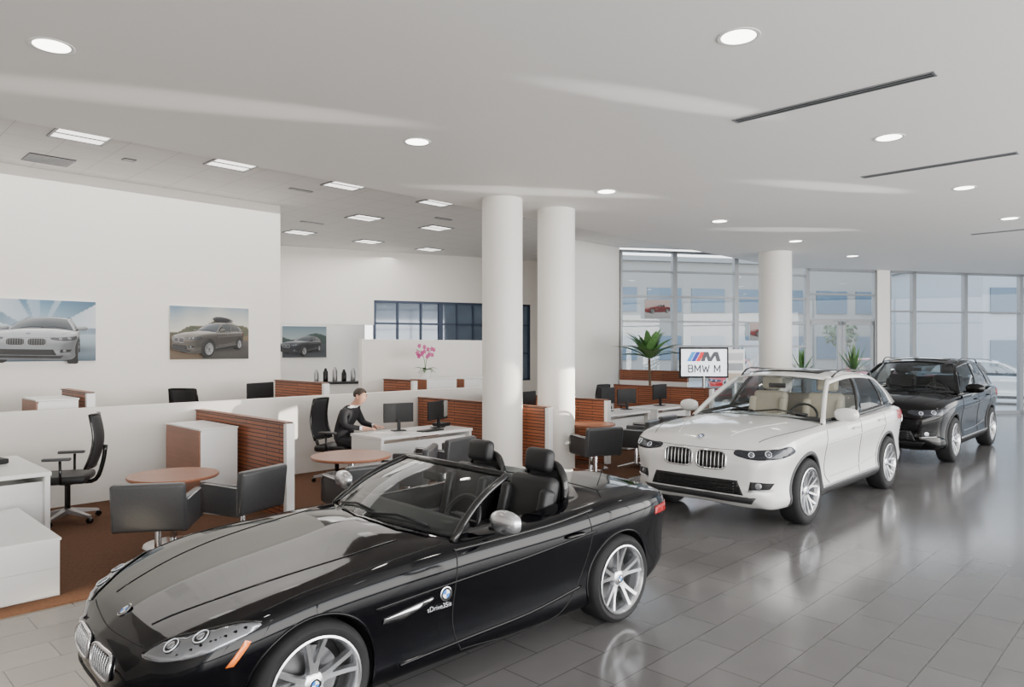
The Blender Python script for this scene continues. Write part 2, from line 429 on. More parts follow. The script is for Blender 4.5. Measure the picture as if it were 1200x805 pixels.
# ================= ROADSTER =================
def roadster():
    T=thing('car','glossy black two-seat convertible sports car with roof down','car',(3.02,3.85,0),math.radians(-2.8),scale=.945)
    wb=2.496;rw=.325
    stn=[(-2.02,.52,.27,.50,.57),(-1.96,.67,.20,.56,.625),(-1.86,.77,.16,.62,.675),(-1.67,.845,.15,.69,.735),(-1.45,.88,.15,.75,.785),(-1.248,.89,.15,.785,.82),(-.9,.885,.15,.81,.87),(-.5,.872,.15,.825,.92),(0,.868,.15,.84,.925),(.5,.872,.15,.855,.93),(.9,.885,.16,.88,.95),(1.248,.895,.16,.905,.975),(1.6,.875,.18,.905,.975),(1.82,.83,.24,.885,.96),(1.97,.76,.30,.85,.94),(2.03,.66,.36,.80,.90)]
    def sec(x,W,zb,zs,zt):
        H=zs-zb
        return [(0,zb),(.72*W,zb),(.90*W,zb+.015),(.958*W,zb+.07),(.958*W,zb+.20*H),(.962*W,zb+.45*H),(.985*W,zb+.66*H),(1.0*W,zb+.80*H),(.992*W,zb+.89*H),(.955*W,zs+.005),(.85*W,zs+.25*(zt-zs)+.01),(.62*W,zs+.68*(zt-zs)),(.30*W,zt-.008),(0,zt)]
    body,bv=carbody(T,stn,sec,M_black,[(rrect(-.24,1.02,.66,.62,.14),.28,1.4)],wb,.358,rw,90,56)
    for sx in (-1,1):
        for sy in (-1,1): wheel(T,sx*wb/2,sy*.765,rw,.235 if sx<0 else .25,.248,'star',M_rim)
    for sx in (-1,1):
        for sy in (-1,1):
            P=[(sx*wb/2+.362*math.cos(a),sy*2,rw+.005+.362*math.sin(a)) for a in np.linspace(-.35,pi+.35,30)]
            seam('wheel_arch',bv,P,Vector((0,-sy,0)),M_black,T,.010,-.002)
    D=FX
    kidney(T,bv,-.03,-.34,.415,.54,M_chrome,M_rim,9); kidney(T,bv,.03,.34,.415,.54,M_chrome,M_rim,9)
    patch('lower_grille',bv,[(-3,-.42,.22),(-3,.42,.22),(-3,.36,.335),(-3,-.36,.335)],D,M_dark,T,.004)
    for s in (-1,1):
        o=[(-1.93,s*.48,.545),(-1.86,s*.60,.51),(-1.74,s*.72,.53),(-1.62,s*.80,.60),(-1.50,s*.83,.69),(-1.58,s*.79,.70),(-1.75,s*.66,.66),(-1.87,s*.54,.61)]
        dd=Vector((1,-s*.55,-.9)).normalized()
        h=patch('headlight',bv,o,dd,M_lamp,T,.004,.03,40)
        for (cx,cy,cz,r) in ((-1.81,.60,.575,.034),(-1.70,.685,.61,.034)):
            C0=Vector((cx,s*cy,cz)); U=dd.cross(Vector((0,0,1))).normalized();Vv=U.cross(dd)
            P=[C0+U*r*1.15*math.cos(a)+Vv*r*1.15*math.sin(a) for a in [2*pi*i/20 for i in range(20)]]
            patch('headlight_bowl',bv,P,dd,M_trim,h,.008,.02)
            R=[]
            for a in [2*pi*i/24 for i in range(24)]: l,n=hit(bv,C0+U*r*math.cos(a)+Vv*r*math.sin(a),dd); R.append(l+n*.011)
            sweep('headlight_ring',R,.0035,M_ring,h,6,True)
            P=[C0+U*r*.55*math.cos(a)+Vv*r*.55*math.sin(a) for a in [2*pi*i/16 for i in range(16)]]
            patch('headlight_lens',bv,P,dd,M_lamp,h,.014,.02)
        seam('headlight_brow',bv,[(-1.50,s*.83,.698),(-1.58,s*.79,.708),(-1.75,s*.66,.668),(-1.87,s*.54,.618),(-1.93,s*.48,.55)],dd,M_trim,h,.005,.004)
        patch('side_intake',bv,[(-3,s*.50,.22),(-3,s*.64,.24),(-3,s*.66,.34),(-3,s*.52,.34)],Vector((1,-s*.3,0)),M_dark,T,.004)
        patch('side_marker',bv,[(-1.70,s*2,.545),(-1.665,s*2,.545),(-1.585,s*2,.645),(-1.61,s*2,.655)],Vector((0,-s,0)),M_orange,T,.006,.03)
        seam('hood_seam',bv,[(-1.50,s*.80,3),(-1.2,s*.80,3),(-.8,s*.775,3),(-.35,s*.745,3)],TZ,M_seam,T,.0035)
        seam('hood_crease',bv,[(-1.88,s*.33,3),(-1.5,s*.46,3),(-1.0,s*.54,3),(-.55,s*.56,3)],TZ,M_black,T,.009,-.004)
        S=Vector((0,-s,0))
        seam('door_seam',bv,[(-.31,s*2,.83),(-.335,s*2,.6),(-.31,s*2,.30),(-.27,s*2,.22)],S,M_seam,T,.004)
        seam('door_seam',bv,[(.87,s*2,.90),(.90,s*2,.72),(.84,s*2,.48),(.72,s*2,.30),(.64,s*2,.235),(-.27,s*2,.215)],S,M_seam,T,.004)
        seam('body_crease',bv,[(-.9,s*2,.63),(-.4,s*2,.65),(.3,s*2,.685),(.95,s*2,.74)],S,M_black,T,.012,-.006)
        seam('sill_crease',bv,[(-.72,s*2,.26),(-.2,s*2,.275),(.4,s*2,.30),(.82,s*2,.36)],S,M_black,T,.014,-.005)
        seam('beltline_trim',bv,[(-.32,s*.83,3),(0,s*.835,3),(.5,s*.84,3),(.95,s*.84,3)],TZ,M_trim,T,.010,.0)
        handle(T,bv,.73,.745,s,M_trim)
        patch('side_vent',bv,[(-.84,s*2,.56),(-.50,s*2,.60),(-.50,s*2,.585),(-.70,s*2,.53),(-.85,s*2,.535)],S,M_chrome,T,.008,.03)
        doormirror(T,-.04,s*.985,.985,M_rim,1,1.1)
        patch('tail_light',bv,[(1.96,s*.50,.80),(1.70,s*.86,.80),(1.69,s*.86,.74),(1.97,s*.50,.72)],Vector((-1,-s*.8,0)),M_red,T,.006,.03)
    l,n=hit(bv,(-.405,-2,.60),NY); roundel(T,l+n*.006,(pi/2,0,0),.042)
    l,n=hit(bv,(-.45,-2,.53),NY); text('model_lettering','sDrive35is',.042,M_chrome,T,l+Vector((0,-.010,0)),(pi/2,0,0),.001)
    l,n=hit(bv,(-1.92,0,3),TZ); roundel(T,l+n*.006,(0,-.6,0),.04)
    seam('trunk_seam',bv,[(1.28,-.60,3),(1.28,0,3),(1.28,.60,3)],TZ,M_seam,T,.004)
    seam('trunk_seam',bv,[(1.28,-.60,3),(1.6,-.64,3),(1.9,-.58,3)],TZ,M_seam,T,.004)
    seam('bumper_seam',bv,[(-3,-.45,.60),(-3,0,.585),(-3,.45,.60)],FX,M_seam,T,.003)
    def ws(u,v):
        b=Vector((-.44+.20*v*v,.735*v,.92-.045*v*v)); t=Vector((.20+.13*v*v,.60*v,1.215-.035*v*v))
        return b.lerp(t,u)+Vector((-.03,0,.03))*math.sin(pi*u)
    w=surf('windshield',ws,10,20,M_glassc,T,0,1,-1,1)
    fr=[ws(t,-1) for t in np.linspace(-.05,.97,10)]+[ws(1,v) for v in np.linspace(-.96,.96,18)]+[ws(t,1) for t in np.linspace(.97,-.05,10)]
    sweep('windshield_frame',fr,.025,M_trim,w,10)
    for v0,v1 in ((-.75,-.05),(-.1,.62)):
        sweep('wiper',[ws(.04,v1)+Vector((-.012,0,.012)),ws(.10,(v0+v1)/2)+Vector((-.015,0,.015)),ws(.07,v0)+Vector((-.012,0,.012))],.009,M_dark,w,6)
    pad('rear_view_mirror',(.14,0,1.12),(.03,.22,.06),M_dark,T,.012)
    surf('cowl',lambda u,v:Vector((-.42+.20*v*v+.03*u,.72*v,.92-.04*v*v)).lerp(Vector((-.06,.66*v,.925)),u),6,12,M_dark,T,0,1,-1,1,.03)
    pad('dashboard',(-.12,0,.82),(.22,1.28,.22),M_cleather,T,.07)
    boxes('dashboard_trim',[((-.005,.0,.80),(.01,1.1,.025))],M_steel,T)
    pad('center_console',(.40,0,.55),(.95,.2,.3),M_cleather,T,.05)
    steering(T,.12,-.35,.86)
    for y in (-.35,.35):
        seat(T,.46,y,.50,M_cleather,.56)
        hb=[(.96,y-.20,.86),(.965,y-.195,1.05),(.97,y-.14,1.145),(.97,y,1.175),(.97,y+.14,1.145),(.965,y+.195,1.05),(.96,y+.20,.86)]
        hp=sweep('roll_hoop',curve(hb,30),.032,M_trim,T,10)
        pad('roll_hoop_padding',(.975,y,1.0),(.06,.35,.27),M_cleather,hp,.02)
    pad('rear_deck_panel',(1.05,0,.875),(.24,1.28,.12),M_cleather,T,.04)
    surf('wind_deflector',lambda u,v:Vector((.97,.15*v,.95+.14*u)),2,2,M_glassd,T,0,1,-1,1)
    sweep('antenna',[(1.35,-.55,.97),(1.42,-.55,1.10)],.004,M_dark,T,6)
    for s in (-1,1):
        d=pad('door_panel',(.32,s*.665,.72),(1.05,.05,.34),M_cleather,T,.02)
        box('armrest',(.1,-s*.05,-.03),(.5,.07,.05),M_steel,d,.01)
    return T
# ================= SUV =================
def suv(label,loc,rz,paint,scale,rim,style,seatm,grf,slat,lower):
    T=thing('car',label,'car',loc,rz,scale=scale)
    wb=2.67;rw=.350
    stn=[(-2.10,.68,.33,.74,.84),(-2.05,.78,.26,.80,.90),(-1.95,.85,.225,.865,.955),(-1.7,.893,.22,.93,1.015),(-1.335,.905,.22,.97,1.055),(-.95,.905,.22,.99,1.09),(-.6,.903,.22,1.0,1.10),(0,.903,.22,1.015,1.09),(1.0,.906,.23,1.045,1.10),(1.5,.905,.235,1.065,1.12),(1.85,.885,.25,1.065,1.115),(2.04,.85,.30,1.035,1.085),(2.13,.79,.38,.97,1.03)]
    def sec(x,W,zb,zs,zt):
        H=zs-zb
        return [(0,zb),(.78*W,zb),(.93*W,zb+.02),(.975*W,zb+.10),(.962*W,zb+.25*H),(.962*W,zb+.50*H),(.988*W,zb+.70*H),(1.0*W,zb+.79*H),(.996*W,zb+.86*H),(.975*W,zs-.015),(.90*W,zs+.012),(.78*W,zs+.35*(zt-zs)),(.45*W,zs+.85*(zt-zs)),(0,zt)]
    body,bv=carbody(T,stn,sec,paint,[(rrect(-.62,1.80,.74,.72,.1),.42,1.4)],wb,.392,rw,80,50)
    for sx in (-1,1):
        for sy in (-1,1): wheel(T,sx*wb/2,sy*.79,rw,.225,.245,style,rim)
    for sx in (-1,1):
        for sy in (-1,1):
            P=[(sx*wb/2+.400*math.cos(a),sy*2,rw+.005+.400*math.sin(a)) for a in np.linspace(-.25,pi+.25,30)]
            seam('wheel_arch',bv,P,Vector((0,-sy,0)),lower,T,.026,-.012)
    for s in (-1,1):
        S=Vector((0,-s,0))
        patch('sill',bv,[(-.95,s*2,.235),(.95,s*2,.245),(.93,s*2,.345),(-.93,s*2,.335)],S,lower,T,.012,.08)
        seam('sill_trim',bv,[(-.93,s*2,.338),(.93,s*2,.348)],S,M_steel,T,.010,.006)
        seam('door_seam',bv,[(-.83,s*2,.96),(-.86,s*2,.7),(-.83,s*2,.45),(-.72,s*2,.36)],S,M_seam,T,.0045)
        seam('door_seam',bv,[(.25,s*2,1.02),(.27,s*2,.7),(.25,s*2,.36)],S,M_seam,T,.0045)
        seam('door_seam',bv,[(1.12,s*2,1.05),(1.16,s*2,.87),(1.02,s*2,.72),(.90,s*2,.55),(.86,s*2,.36)],S,M_seam,T,.0045)
        seam('body_crease',bv,[(-.8,s*2,.81),(0,s*2,.83),(1,s*2,.87),(1.9,s*2,.92)],S,paint,T,.013,-.006)
        seam('lower_crease',bv,[(-.7,s*2,.43),(0,s*2,.44),(.85,s*2,.51)],S,paint,T,.014,-.006)
        handle(T,bv,.05,.915,s,paint); handle(T,bv,.98,.945,s,paint)
        doormirror(T,-.55,s*1.0,1.12,paint,1,1.2)
        seam('hood_seam',bv,[(-1.95,s*.62,3),(-1.6,s*.74,3),(-1.2,s*.80,3),(-.85,s*.80,3)],TZ,M_seam,T,.004)
        seam('hood_crease',bv,[(-1.97,s*.30,3),(-1.6,s*.42,3),(-1.1,s*.56,3)],TZ,paint,T,.010,-.005)
        dd=Vector((1,-s*.6,-.25)).normalized()
        h=patch('headlight',bv,[(-2.09,s*.41,.79),(-2.07,s*.54,.735),(-1.99,s*.70,.725),(-1.85,s*.84,.755),(-1.68,s*.88,.82),(-1.72,s*.87,.85),(-1.92,s*.79,.84),(-2.05,s*.56,.82),(-2.09,s*.43,.815)],dd,M_lampd,T,.006,.03,44)
        for (cx,cy,cz,r) in ((-2.04,.58,.772,.025),(-1.95,.71,.780,.027)):
            C0=Vector((cx,s*cy,cz)); U=dd.cross(Vector((0,0,1))).normalized();Vv=U.cross(dd); R=[]
            for a in [2*pi*i/22 for i in range(22)]:
                l,n=hit(bv,C0+U*r*math.cos(a)+Vv*r*math.sin(a),dd); R.append(l+n*.012)
            sweep('headlight_ring',R,.0045,M_ring,h,6,True)
            patch('headlight_lens',bv,[C0+U*r*.6*math.cos(a)+Vv*r*.6*math.sin(a) for a in [2*pi*i/14 for i in range(14)]],dd,M_lamp,h,.012,.02)
        dd=Vector((1,-s*.5,0)).normalized()
        fo=patch('corner_intake',bv,[(-2.1,s*.58,.43),(-2.0,s*.76,.45),(-1.98,s*.80,.51),(-2.1,s*.60,.52)],dd,M_dark,T,.006,.03)
        seam('intake_trim',bv,[(-2.1,s*.58,.425),(-2.0,s*.79,.44)],dd,M_steel,fo,.009,.008)
        l,n=hit(bv,(-2.05,s*.66,.478),dd)
        lathe('fog_light',[(0,-.004),(.032,0),(.032,.01)],M_lamp,fo,'X',20,l-dd*.014,(0,0,math.atan2(-s*.5,1)))
        patch('tail_light',bv,[(2.15,s*.45,1.01),(1.72,s*.9,1.03),(1.70,s*.9,.91),(2.15,s*.45,.88)],Vector((-1,-s*.7,0)),M_red,T,.008,.03)
    kidney(T,bv,-.025,-.36,.615,.80,grf,slat,7,M_trim); kidney(T,bv,.025,.36,.615,.80,grf,slat,7,M_trim)
    lg=patch('lower_grille',bv,[(-3,-.54,.375),(-3,.54,.375),(-3,.48,.52),(-3,-.48,.52)],FX,M_dark,T,.006)
    for zz in (.40,.43,.46,.49): seam('grille_bar',bv,[(-3,-.45,zz),(-3,.45,zz)],FX,M_trim,lg,.006,.008)
    patch('skid_plate',bv,[(-3,-.60,.285),(-3,.60,.285),(-3,.66,.355),(-3,-.66,.355)],FX,lower,T,.008)
    l,n=hit(bv,(-2.02,0,3),TZ); roundel(T,l+n*.006,(0,-.55,0),.042)
    seam('bumper_seam',bv,[(-3,-.62,.825),(-3,-.3,.82),(-3,0,.82),(-3,.3,.82),(-3,.62,.825)],FX,M_seam,T,.003)
    B=[(-.70,.795,1.05),(0,.83,1.075),(.8,.835,1.105),(1.5,.82,1.135),(2.03,.735,1.14)]
    R=[(-.0,.585,1.485),(.4,.625,1.545),(.95,.63,1.54),(1.45,.61,1.49),(1.78,.575,1.425)]
    tb=[0,.25,.52,.77,1]
    def Bf(s): return Vector(herm(tb,B,[s])[0])
    def Rf(s): return Vector(herm(tb,R,[s])[0])
    def side(sy):
        def f(s,t):
            p=Bf(s).lerp(Rf(s),t)+Vector((0,.03,0))*math.sin(pi*min(max(t,0),1)); return Vector((p.x,p.y*sy,p.z))
        return f
    def ws(u,v):
        b=Vector((-.98+.28*v*v,.795*v,1.095-.045*v*v)); t=Vector((-.14+.14*v*v,.585*v,1.535-.05*v*v))
        return b.lerp(t,u)+Vector((-.035,0,.045))*math.sin(pi*u)*(1-.5*abs(v))
    def rg(u,v):
        b=Vector((2.13-.10*v*v,.735*v,1.15-.01*v*v)); t=Vector((1.84-.06*v*v,.575*v,1.475-.05*v*v))
        return b.lerp(t,u)+Vector((.03,0,.02))*math.sin(pi*u)
    def roof(u,v):
        r=Rf(u); k=1-v*v
        return Vector((r.x-(1-u)*.14*k+u*.06*k,r.y*v,r.z+.05*k))
    surf('windshield',ws,10,18,M_glassc,T,-.04,1,-1,1)
    surf('rear_window',rg,8,14,M_glassd,T,-.03,1,-1,1)
    rf=surf('roof',roof,24,16,paint,T,-.01,1.0,-1,1,.015)
    surf('sunroof',lambda u,v:roof(u,v)+Vector((0,0,.011)),8,8,M_trim,rf,.12,.5,-.72,.72,.004)
    for sy in (-1,1):
        f=side(sy)
        surf('side_window',f,10,6,M_glassc,T,.03,.34,.0,.90)
        surf('side_window',f,10,6,M_glassd,T,.385,.67,.0,.90)
        surf('side_window',f,6,6,M_glassd,T,.70,.85,.04,.84)
        surf('door_pillar',f,2,6,M_trim,T,.335,.39,-.06,.93,.012)
        surf('door_pillar',f,2,6,M_trim,T,.665,.705,-.06,.93,.012)
        surf('rear_pillar',f,6,6,paint,T,.845,1.0,-.1,1,.014)
        surf('roof_side',f,24,2,paint,T,0,1,.88,1.0,.018)
        surf('belt_trim',f,24,1,M_trim,T,-.01,.86,-.09,.02,.014)
        sweep('front_pillar',[ws(u,sy*1.0) for u in np.linspace(-.08,1,12)],.030,paint,T,8)
        rr=curve([f(.03,1)+Vector((.06,0,.005)),f(.08,1)+Vector((.06,0,.035)),f(.5,1)+Vector((0,0,.04)),f(.85,1)+Vector((0,0,.035)),f(.93,1)+Vector((0,0,.005))],30)
        sweep('roof_rail',rr,.012,M_trim,T,8)
    surf('rear_spoiler',lambda u,v:Vector((1.80+.17*u-.05*v*v,.57*v,1.478-.05*v*v-.035*u)),4,10,paint,T,0,1,-1,1,.02)
    for v0,v1 in ((-.8,-.05),(-.1,.6)):
        sweep('wiper',[ws(.03,v1)+Vector((-.01,0,.014)),ws(.10,(v0+v1)/2)+Vector((-.015,0,.018)),ws(.06,v0)+Vector((-.012,0,.012))],.009,M_dark,T,6)
    surf('cowl',lambda u,v:Vector((-.96+.28*v*v,.78*v,1.085-.04*v*v)).lerp(Vector((-.55,.74*v,1.04)),u),6,12,M_dark,T,0,1,-1,1,.02)
    pad('dashboard',(-.48,0,.92),(.36,1.42,.26),M_cleather,T,.07)
    steering(T,-.20,-.36,1.02)
    pad('rear_view_mirror',(-.10,0,1.40),(.03,.22,.06),M_dark,T,.012)
    for y in (-.37,.37): seat(T,.15,y,.68,seatm,.60)
    pad('rear_seat',(1.05,0,.68),(.5,1.25,.18),seatm,T,.05); pad('rear_seat_backrest',(1.42,0,.95),(.14,1.25,.55),seatm,T,.05,(0,.25,0))
    return T
Z4=roadster()
X1=suv('pearl white compact sport utility vehicle with beige seats',(9.30,4.05,0),0,M_white,1.04,M_rim,'y',M_beige,M_chrome,M_steel,M_gplast)
X3=suv('glossy black sport utility vehicle with silver multi-spoke wheels',(15.46,4.02,0),0,M_black2,1.10,M_rim,'ten',M_cleather,M_chrome,M_rim,M_dark)
# ================= ROOM =================
G0=Vector((15.05,10.8,0)); g=Vector((.8417,-.54,0)); gn=Vector((.54,.8417,0)); ga=math.atan2(-.54,.8417)
def poly(name,pts,z,m,th=0):
    n=len(pts);V=[(a,b,z) for a,b in pts];F=[tuple(range(n))]
    if th:
        V+=[(a,b,z+th) for a,b in pts];F+=[tuple(range(n,2*n))]+[(i,(i+1)%n,n+(i+1)%n,n+i) for i in range(n)]
    return st(mk(name,V,F,m))
poly('floor',[(-5,-5),(39.7,-5),(15.05,10.8),(16.7,13.9),(16.7,18),(-5,18)],0,M_floor,-.1)
poly('ceiling',[(-5,-5),(39.7,-5),(19.1,8.2),(-5,8.2)],4.15,M_ceil,.5)
poly('ceiling_office',[(-5,8.2),(19.1,8.2),(15.05,10.8),(16.7,13.9),(16.7,18),(-5,18)],4.55,M_ceil2,.1)
for (x0,x1,y0,y1,l) in ((-4.9,13.7,6.2,9.99,'brown textured carpet under the sales desks'),(-4.9,12.8,10.13,12.05,'brown textured carpet behind the low wall')):
    tag(box('carpet',((x0+x1)/2,(y0+y1)/2,.006),(x1-x0,y1-y0,.012),M_carpet),l,'carpet')
def wall(name,x0,y0,x1,y1,h,t=.12,z0=0,m=M_wallw):
    L=math.hypot(x1-x0,y1-y0); a=math.atan2(y1-y0,x1-x0)
    return st(box(name,((x0+x1)/2,(y0+y1)/2,z0+(h-z0)/2),(L,t,h-z0),m,rot=(0,0,a)))
wall('wall_left',-5,12.12,6.3,12.12,4.55)
wall('wall_left_return',6.24,12.18,6.24,17.9,4.55)
wall('wall_west',-5,-5,-5,18,4.55)
wall('wall_side',12.9,10.86,15.05,10.86,4.55)
wall('wall_side_return',15.05,10.95,16.65,13.9,4.55)
bw0=Vector((6.3,17.62,0)); bw1=Vector((16.5,13.87,0)); bd=(bw1-bw0).normalized(); bn=Vector((-bd.y,bd.x,0)); bL=(bw1-bw0).length; ba=math.atan2(bd.y,bd.x)
def bwbox(name,s0,s1,z0,z1,dep=0,t=.12,m=M_wallw):
    c=bw0+bd*((s0+s1)/2)+bn*(dep+t/2); return st(box(name,(c.x,c.y,(z0+z1)/2),(s1-s0,t,z1-z0),m,rot=(0,0,ba)))
bwbox('wall_back',0,bL,3.24,4.55)
bwbox('wall_back_niche_header',0,5.0,2.57,3.24)
bwbox('wall_back_niche',-.5,5.0,0,2.7,1.0)
bwbox('wall_back_lower',5.0,bL,0,1.0)
bwbox('wall_back_end',9.7,bL,1.0,3.24)
for i,(s0,s1) in enumerate(((5.0,6.9),(6.9,8.3),(8.3,9.7))):
    c=bw0+bd*((s0+s1)/2)+bn*.06; w=s1-s0
    lst=[((0,0,3.21),(w,.1,.06)),((0,0,1.03),(w,.1,.06)),((-w/2+.03,0,2.12),(.06,.1,2.2)),((w/2-.03,0,2.12),(.06,.1,2.2)),((-w*.15,0,2.12),(.05,.08,2.2)),((w*.2,0,2.12),(.05,.08,2.2)),((0,0,2.62),(w,.08,.05)),((0,0,1.8),(w,.08,.05))]
    f=st(boxes('window_%d'%(20+i),lst,M_framed,None,(c.x,c.y,0),(0,0,ba)))
    box('glass_pane',(0,.02,2.12),(w-.05,.02,2.14),M_bluegl,f)
lw=box('low_partition_wall',(4.35,10.06,.6),(10.9,.12,1.2),M_wallw,bev=.004); tag(lw,'long waist-high white partition wall behind the sales desks','partition')
hw=box('half_height_wall',(9.2,11.36,1.06),(3.3,.12,2.12),M_wallw,bev=.004); tag(hw,'shoulder-high plain white screen wall behind the orchid','partition')
for i,(x,y,r) in enumerate(((7.41,7.43,.298),(8.57,7.38,.298),(15.9,7.05,.36))):
    st(lathe('trim_%d'%(1+i),[(r,0),(r,4.15)],M_wallw,None,'Z',48,(x,y,0)))
ss=[0,1.53,3.32,5.49,7.69,8.1,8.96,10.74,12.74,15,17.5,20.5]
for i in range(len(ss)-1):
    s0,s1=ss[i],ss[i+1]; w=s1-s0; c=G0+g*((s0+s1)/2); H=4.5 if s0<4 else 4.15
    if i==4:
        st(box('wall_pier',(c.x,c.y,H/2),(w,.2,H),M_wallw,rot=(0,0,ga))); continue
    hz=[.9,2.0,2.65,3.3,3.95] if i<3 else [3.0]
    if i==3: hz=[2.74,3.45]
    lst=[((-w/2+.03,0,H/2),(.06,.12,H)),((w/2-.03,0,H/2),(.06,.12,H)),((0,0,H-.03),(w,.12,.06)),((0,0,.05),(w,.12,.1) if i!=3 else (w,.12,.02))]+[((0,0,z),(w,.1,.05)) for z in hz]
    f=st(boxes('window_%d'%(i+1),lst,M_frame,None,(c.x,c.y,0),(0,0,ga)))
    if i==3:
        box('glass_pane',(0,0,3.42),(w-.08,.012,1.36),M_glassw,f)
        for k,s in enumerate((-1,1)):
            dw=w/2-.06; dc=c+g*(s*(w/4-.005))
            dl=[((-dw/2+.05,0,1.37),(.1,.06,2.66)),((dw/2-.05,0,1.37),(.1,.06,2.66)),((0,0,2.65),(dw,.06,.1)),((0,0,.15),(dw,.06,.25))]
            d=st(boxes('door_%d'%(k+1),dl,M_frame,None,(dc.x,dc.y,0),(0,0,ga)))
            box('door_glass',(0,0,1.45),(dw-.18,.012,2.3),M_glassw,d)
            sweep('door_handle',[(-s*(dw/2-.05),-.04,.9),(-s*(dw/2-.05),-.08,.92),(-s*(dw/2-.05),-.08,1.3),(-s*(dw/2-.05),-.04,1.32)],.015,M_steel,d)
    else: box('glass_pane',(0,0,H/2),(w-.08,.012,H-.1),M_glassw,f)
for i in range(10):
    x0=-5+i*3.2
    st(boxes('window_%d'%(30+i),[((0,0,2.07),(.08,.12,4.15)),((1.6,0,4.1),(3.2,.12,.08)),((1.6,0,.05),(3.2,.12,.1)),((1.6,0,3.0),(3.2,.1,.05))],M_frame,None,(x0,-5,0)))
for y in (6.0,2.35,-1.3):
    for x in (1.35,4.70,8.05,11.3,14.5,17.8,21.1):
        if x>19 and y>5: continue
        t=thing('ceiling_downlight','round recessed white ceiling downlight','ceiling light',(x,y,4.15),group='round recessed downlights')
        lathe('trim_ring',[(.118,-.001),(.145,-.006),(.15,-.004),(.15,.0)],M_pot,t,cap=False)
        lathe('lamp',[(.0,-.002),(.12,-.002),(.12,.0)],M_light,t)
        L=bpy.data.lights.new('downlight_lamp','SPOT'); L.energy=60; L.spot_size=2.0; L.spot_blend=.8; L.shadow_soft_size=.1; L.color=(1,.95,.88)
        lo=bpy.data.objects.new('downlight_lamp',L); COL.objects.link(lo); lo.location=(x,y,4.13)
for (x,y0,y1) in ((6.42,1.54,3.24),(9.67,1.5,3.13),(16.0,1.6,3.2)):
    t=thing('slot_diffuser','long narrow linear air slot diffuser in the ceiling','air vent',(x,(y0+y1)/2,4.15),group='linear slot diffusers')
    L=y1-y0
    boxes('diffuser_frame',[((-.05,0,-.004),(.014,L,.01)),((.05,0,-.004),(.014,L,.01)),((0,0,-.004),(.010,L,.01)),((0,L/2,-.004),(.12,.02,.01)),((0,-L/2,-.004),(.12,.02,.01))],M_frame,t)
    box('diffuser_slot',(0,0,-.002),(.09,L-.02,.004),M_dark,t)
for (x,y) in ((2.52,9.85),(4.4,9.83),(6.22,9.78),(8.1,9.75),(9.95,9.75),(8.04,11.95),(9.8,11.85),(11.7,11.85),(8.04,14.5),(9.9,14.55),(11.8,14.55)):
    t=thing('ceiling_troffer','square recessed fluorescent ceiling luminaire','ceiling light',(x,y,4.55),group='recessed office luminaires')
    boxes('troffer_frame',[((-.29,0,-.008),(.03,.5,.016)),((.29,0,-.008),(.03,.5,.016)),((0,.24,-.008),(.6,.03,.016)),((0,-.24,-.008),(.6,.03,.016)),((0,0,-.006),(.6,.04,.012))],M_frame,t)
    box('lamp_panel',(0,0,-.004),(.56,.46,.006),M_light2,t)
for (x,y,sx,sy) in ((2.53,11.4,.55,.5),(3.3,10.6,.16,.12),(5.9,10.6,.4,.08),(9.2,10.9,.4,.08),(7.6,13.2,.5,.1)):
    t=thing('ceiling_vent','square grey louvred ceiling air return grille','air vent',(x,y,4.55))
    box('grille_back',(0,0,-.003),(sx,sy,.006),M_dark,t)
    n=max(3,int(sy/.07)); boxes('louvre',[((0,-sy/2+sy*(k+.5)/n,-.012),(sx,.016,.014)) for k in range(n)],M_steel,t)
# ================= FURNITURE =================
def guest():
    T=thing('guest_chair','black leather tub guest chair on a polished four-star base','chair',(0,0,-50),group='black leather guest chairs')
    pad('seat',(0,.02,.42),(.46,.50,.12),M_leather,T,.035)
    pad('backrest',(0,-.25,.57),(.60,.09,.42),M_leather,T,.03,(.12,0,0))
    for s in (-1,1):
        a=pad('armrest',(s*.275,.0,.50),(.06,.50,.30),M_leather,T,.022)
        sweep('arm_trim',[(s*.035,-.24,.13),(s*.035,.2,.14),(s*.035,.25,.10),(s*.035,.24,-.13)],.008,M_steel,a,6)
    lathe('pole',[(.03,.07),(.03,.33),(.09,.35),(.09,.37)],M_chrome,T,'Z',20)
    V=[];F=[]
    for k in range(4):
        a=pi/4+k*pi/2; d=Vector((math.cos(a),math.sin(a),0));n=Vector((-d.y,d.x,0));b=len(V)
        for r,w,z0,z1 in ((.02,.03,.04,.085),(.33,.022,.012,.035)):
            for sg,z in ((-1,z0),(1,z0),(1,z1),(-1,z1)): V.append(d*r+n*w*sg+Vector((0,0,z)))
        F+=[(b,b+1,b+5,b+4),(b+1,b+2,b+6,b+5),(b+2,b+3,b+7,b+6),(b+3,b,b+4,b+7),(b+4,b+5,b+6,b+7),(b,b+1,b+2,b+3)]
    mk('star_base',V,F,M_chrome,T)
    return T
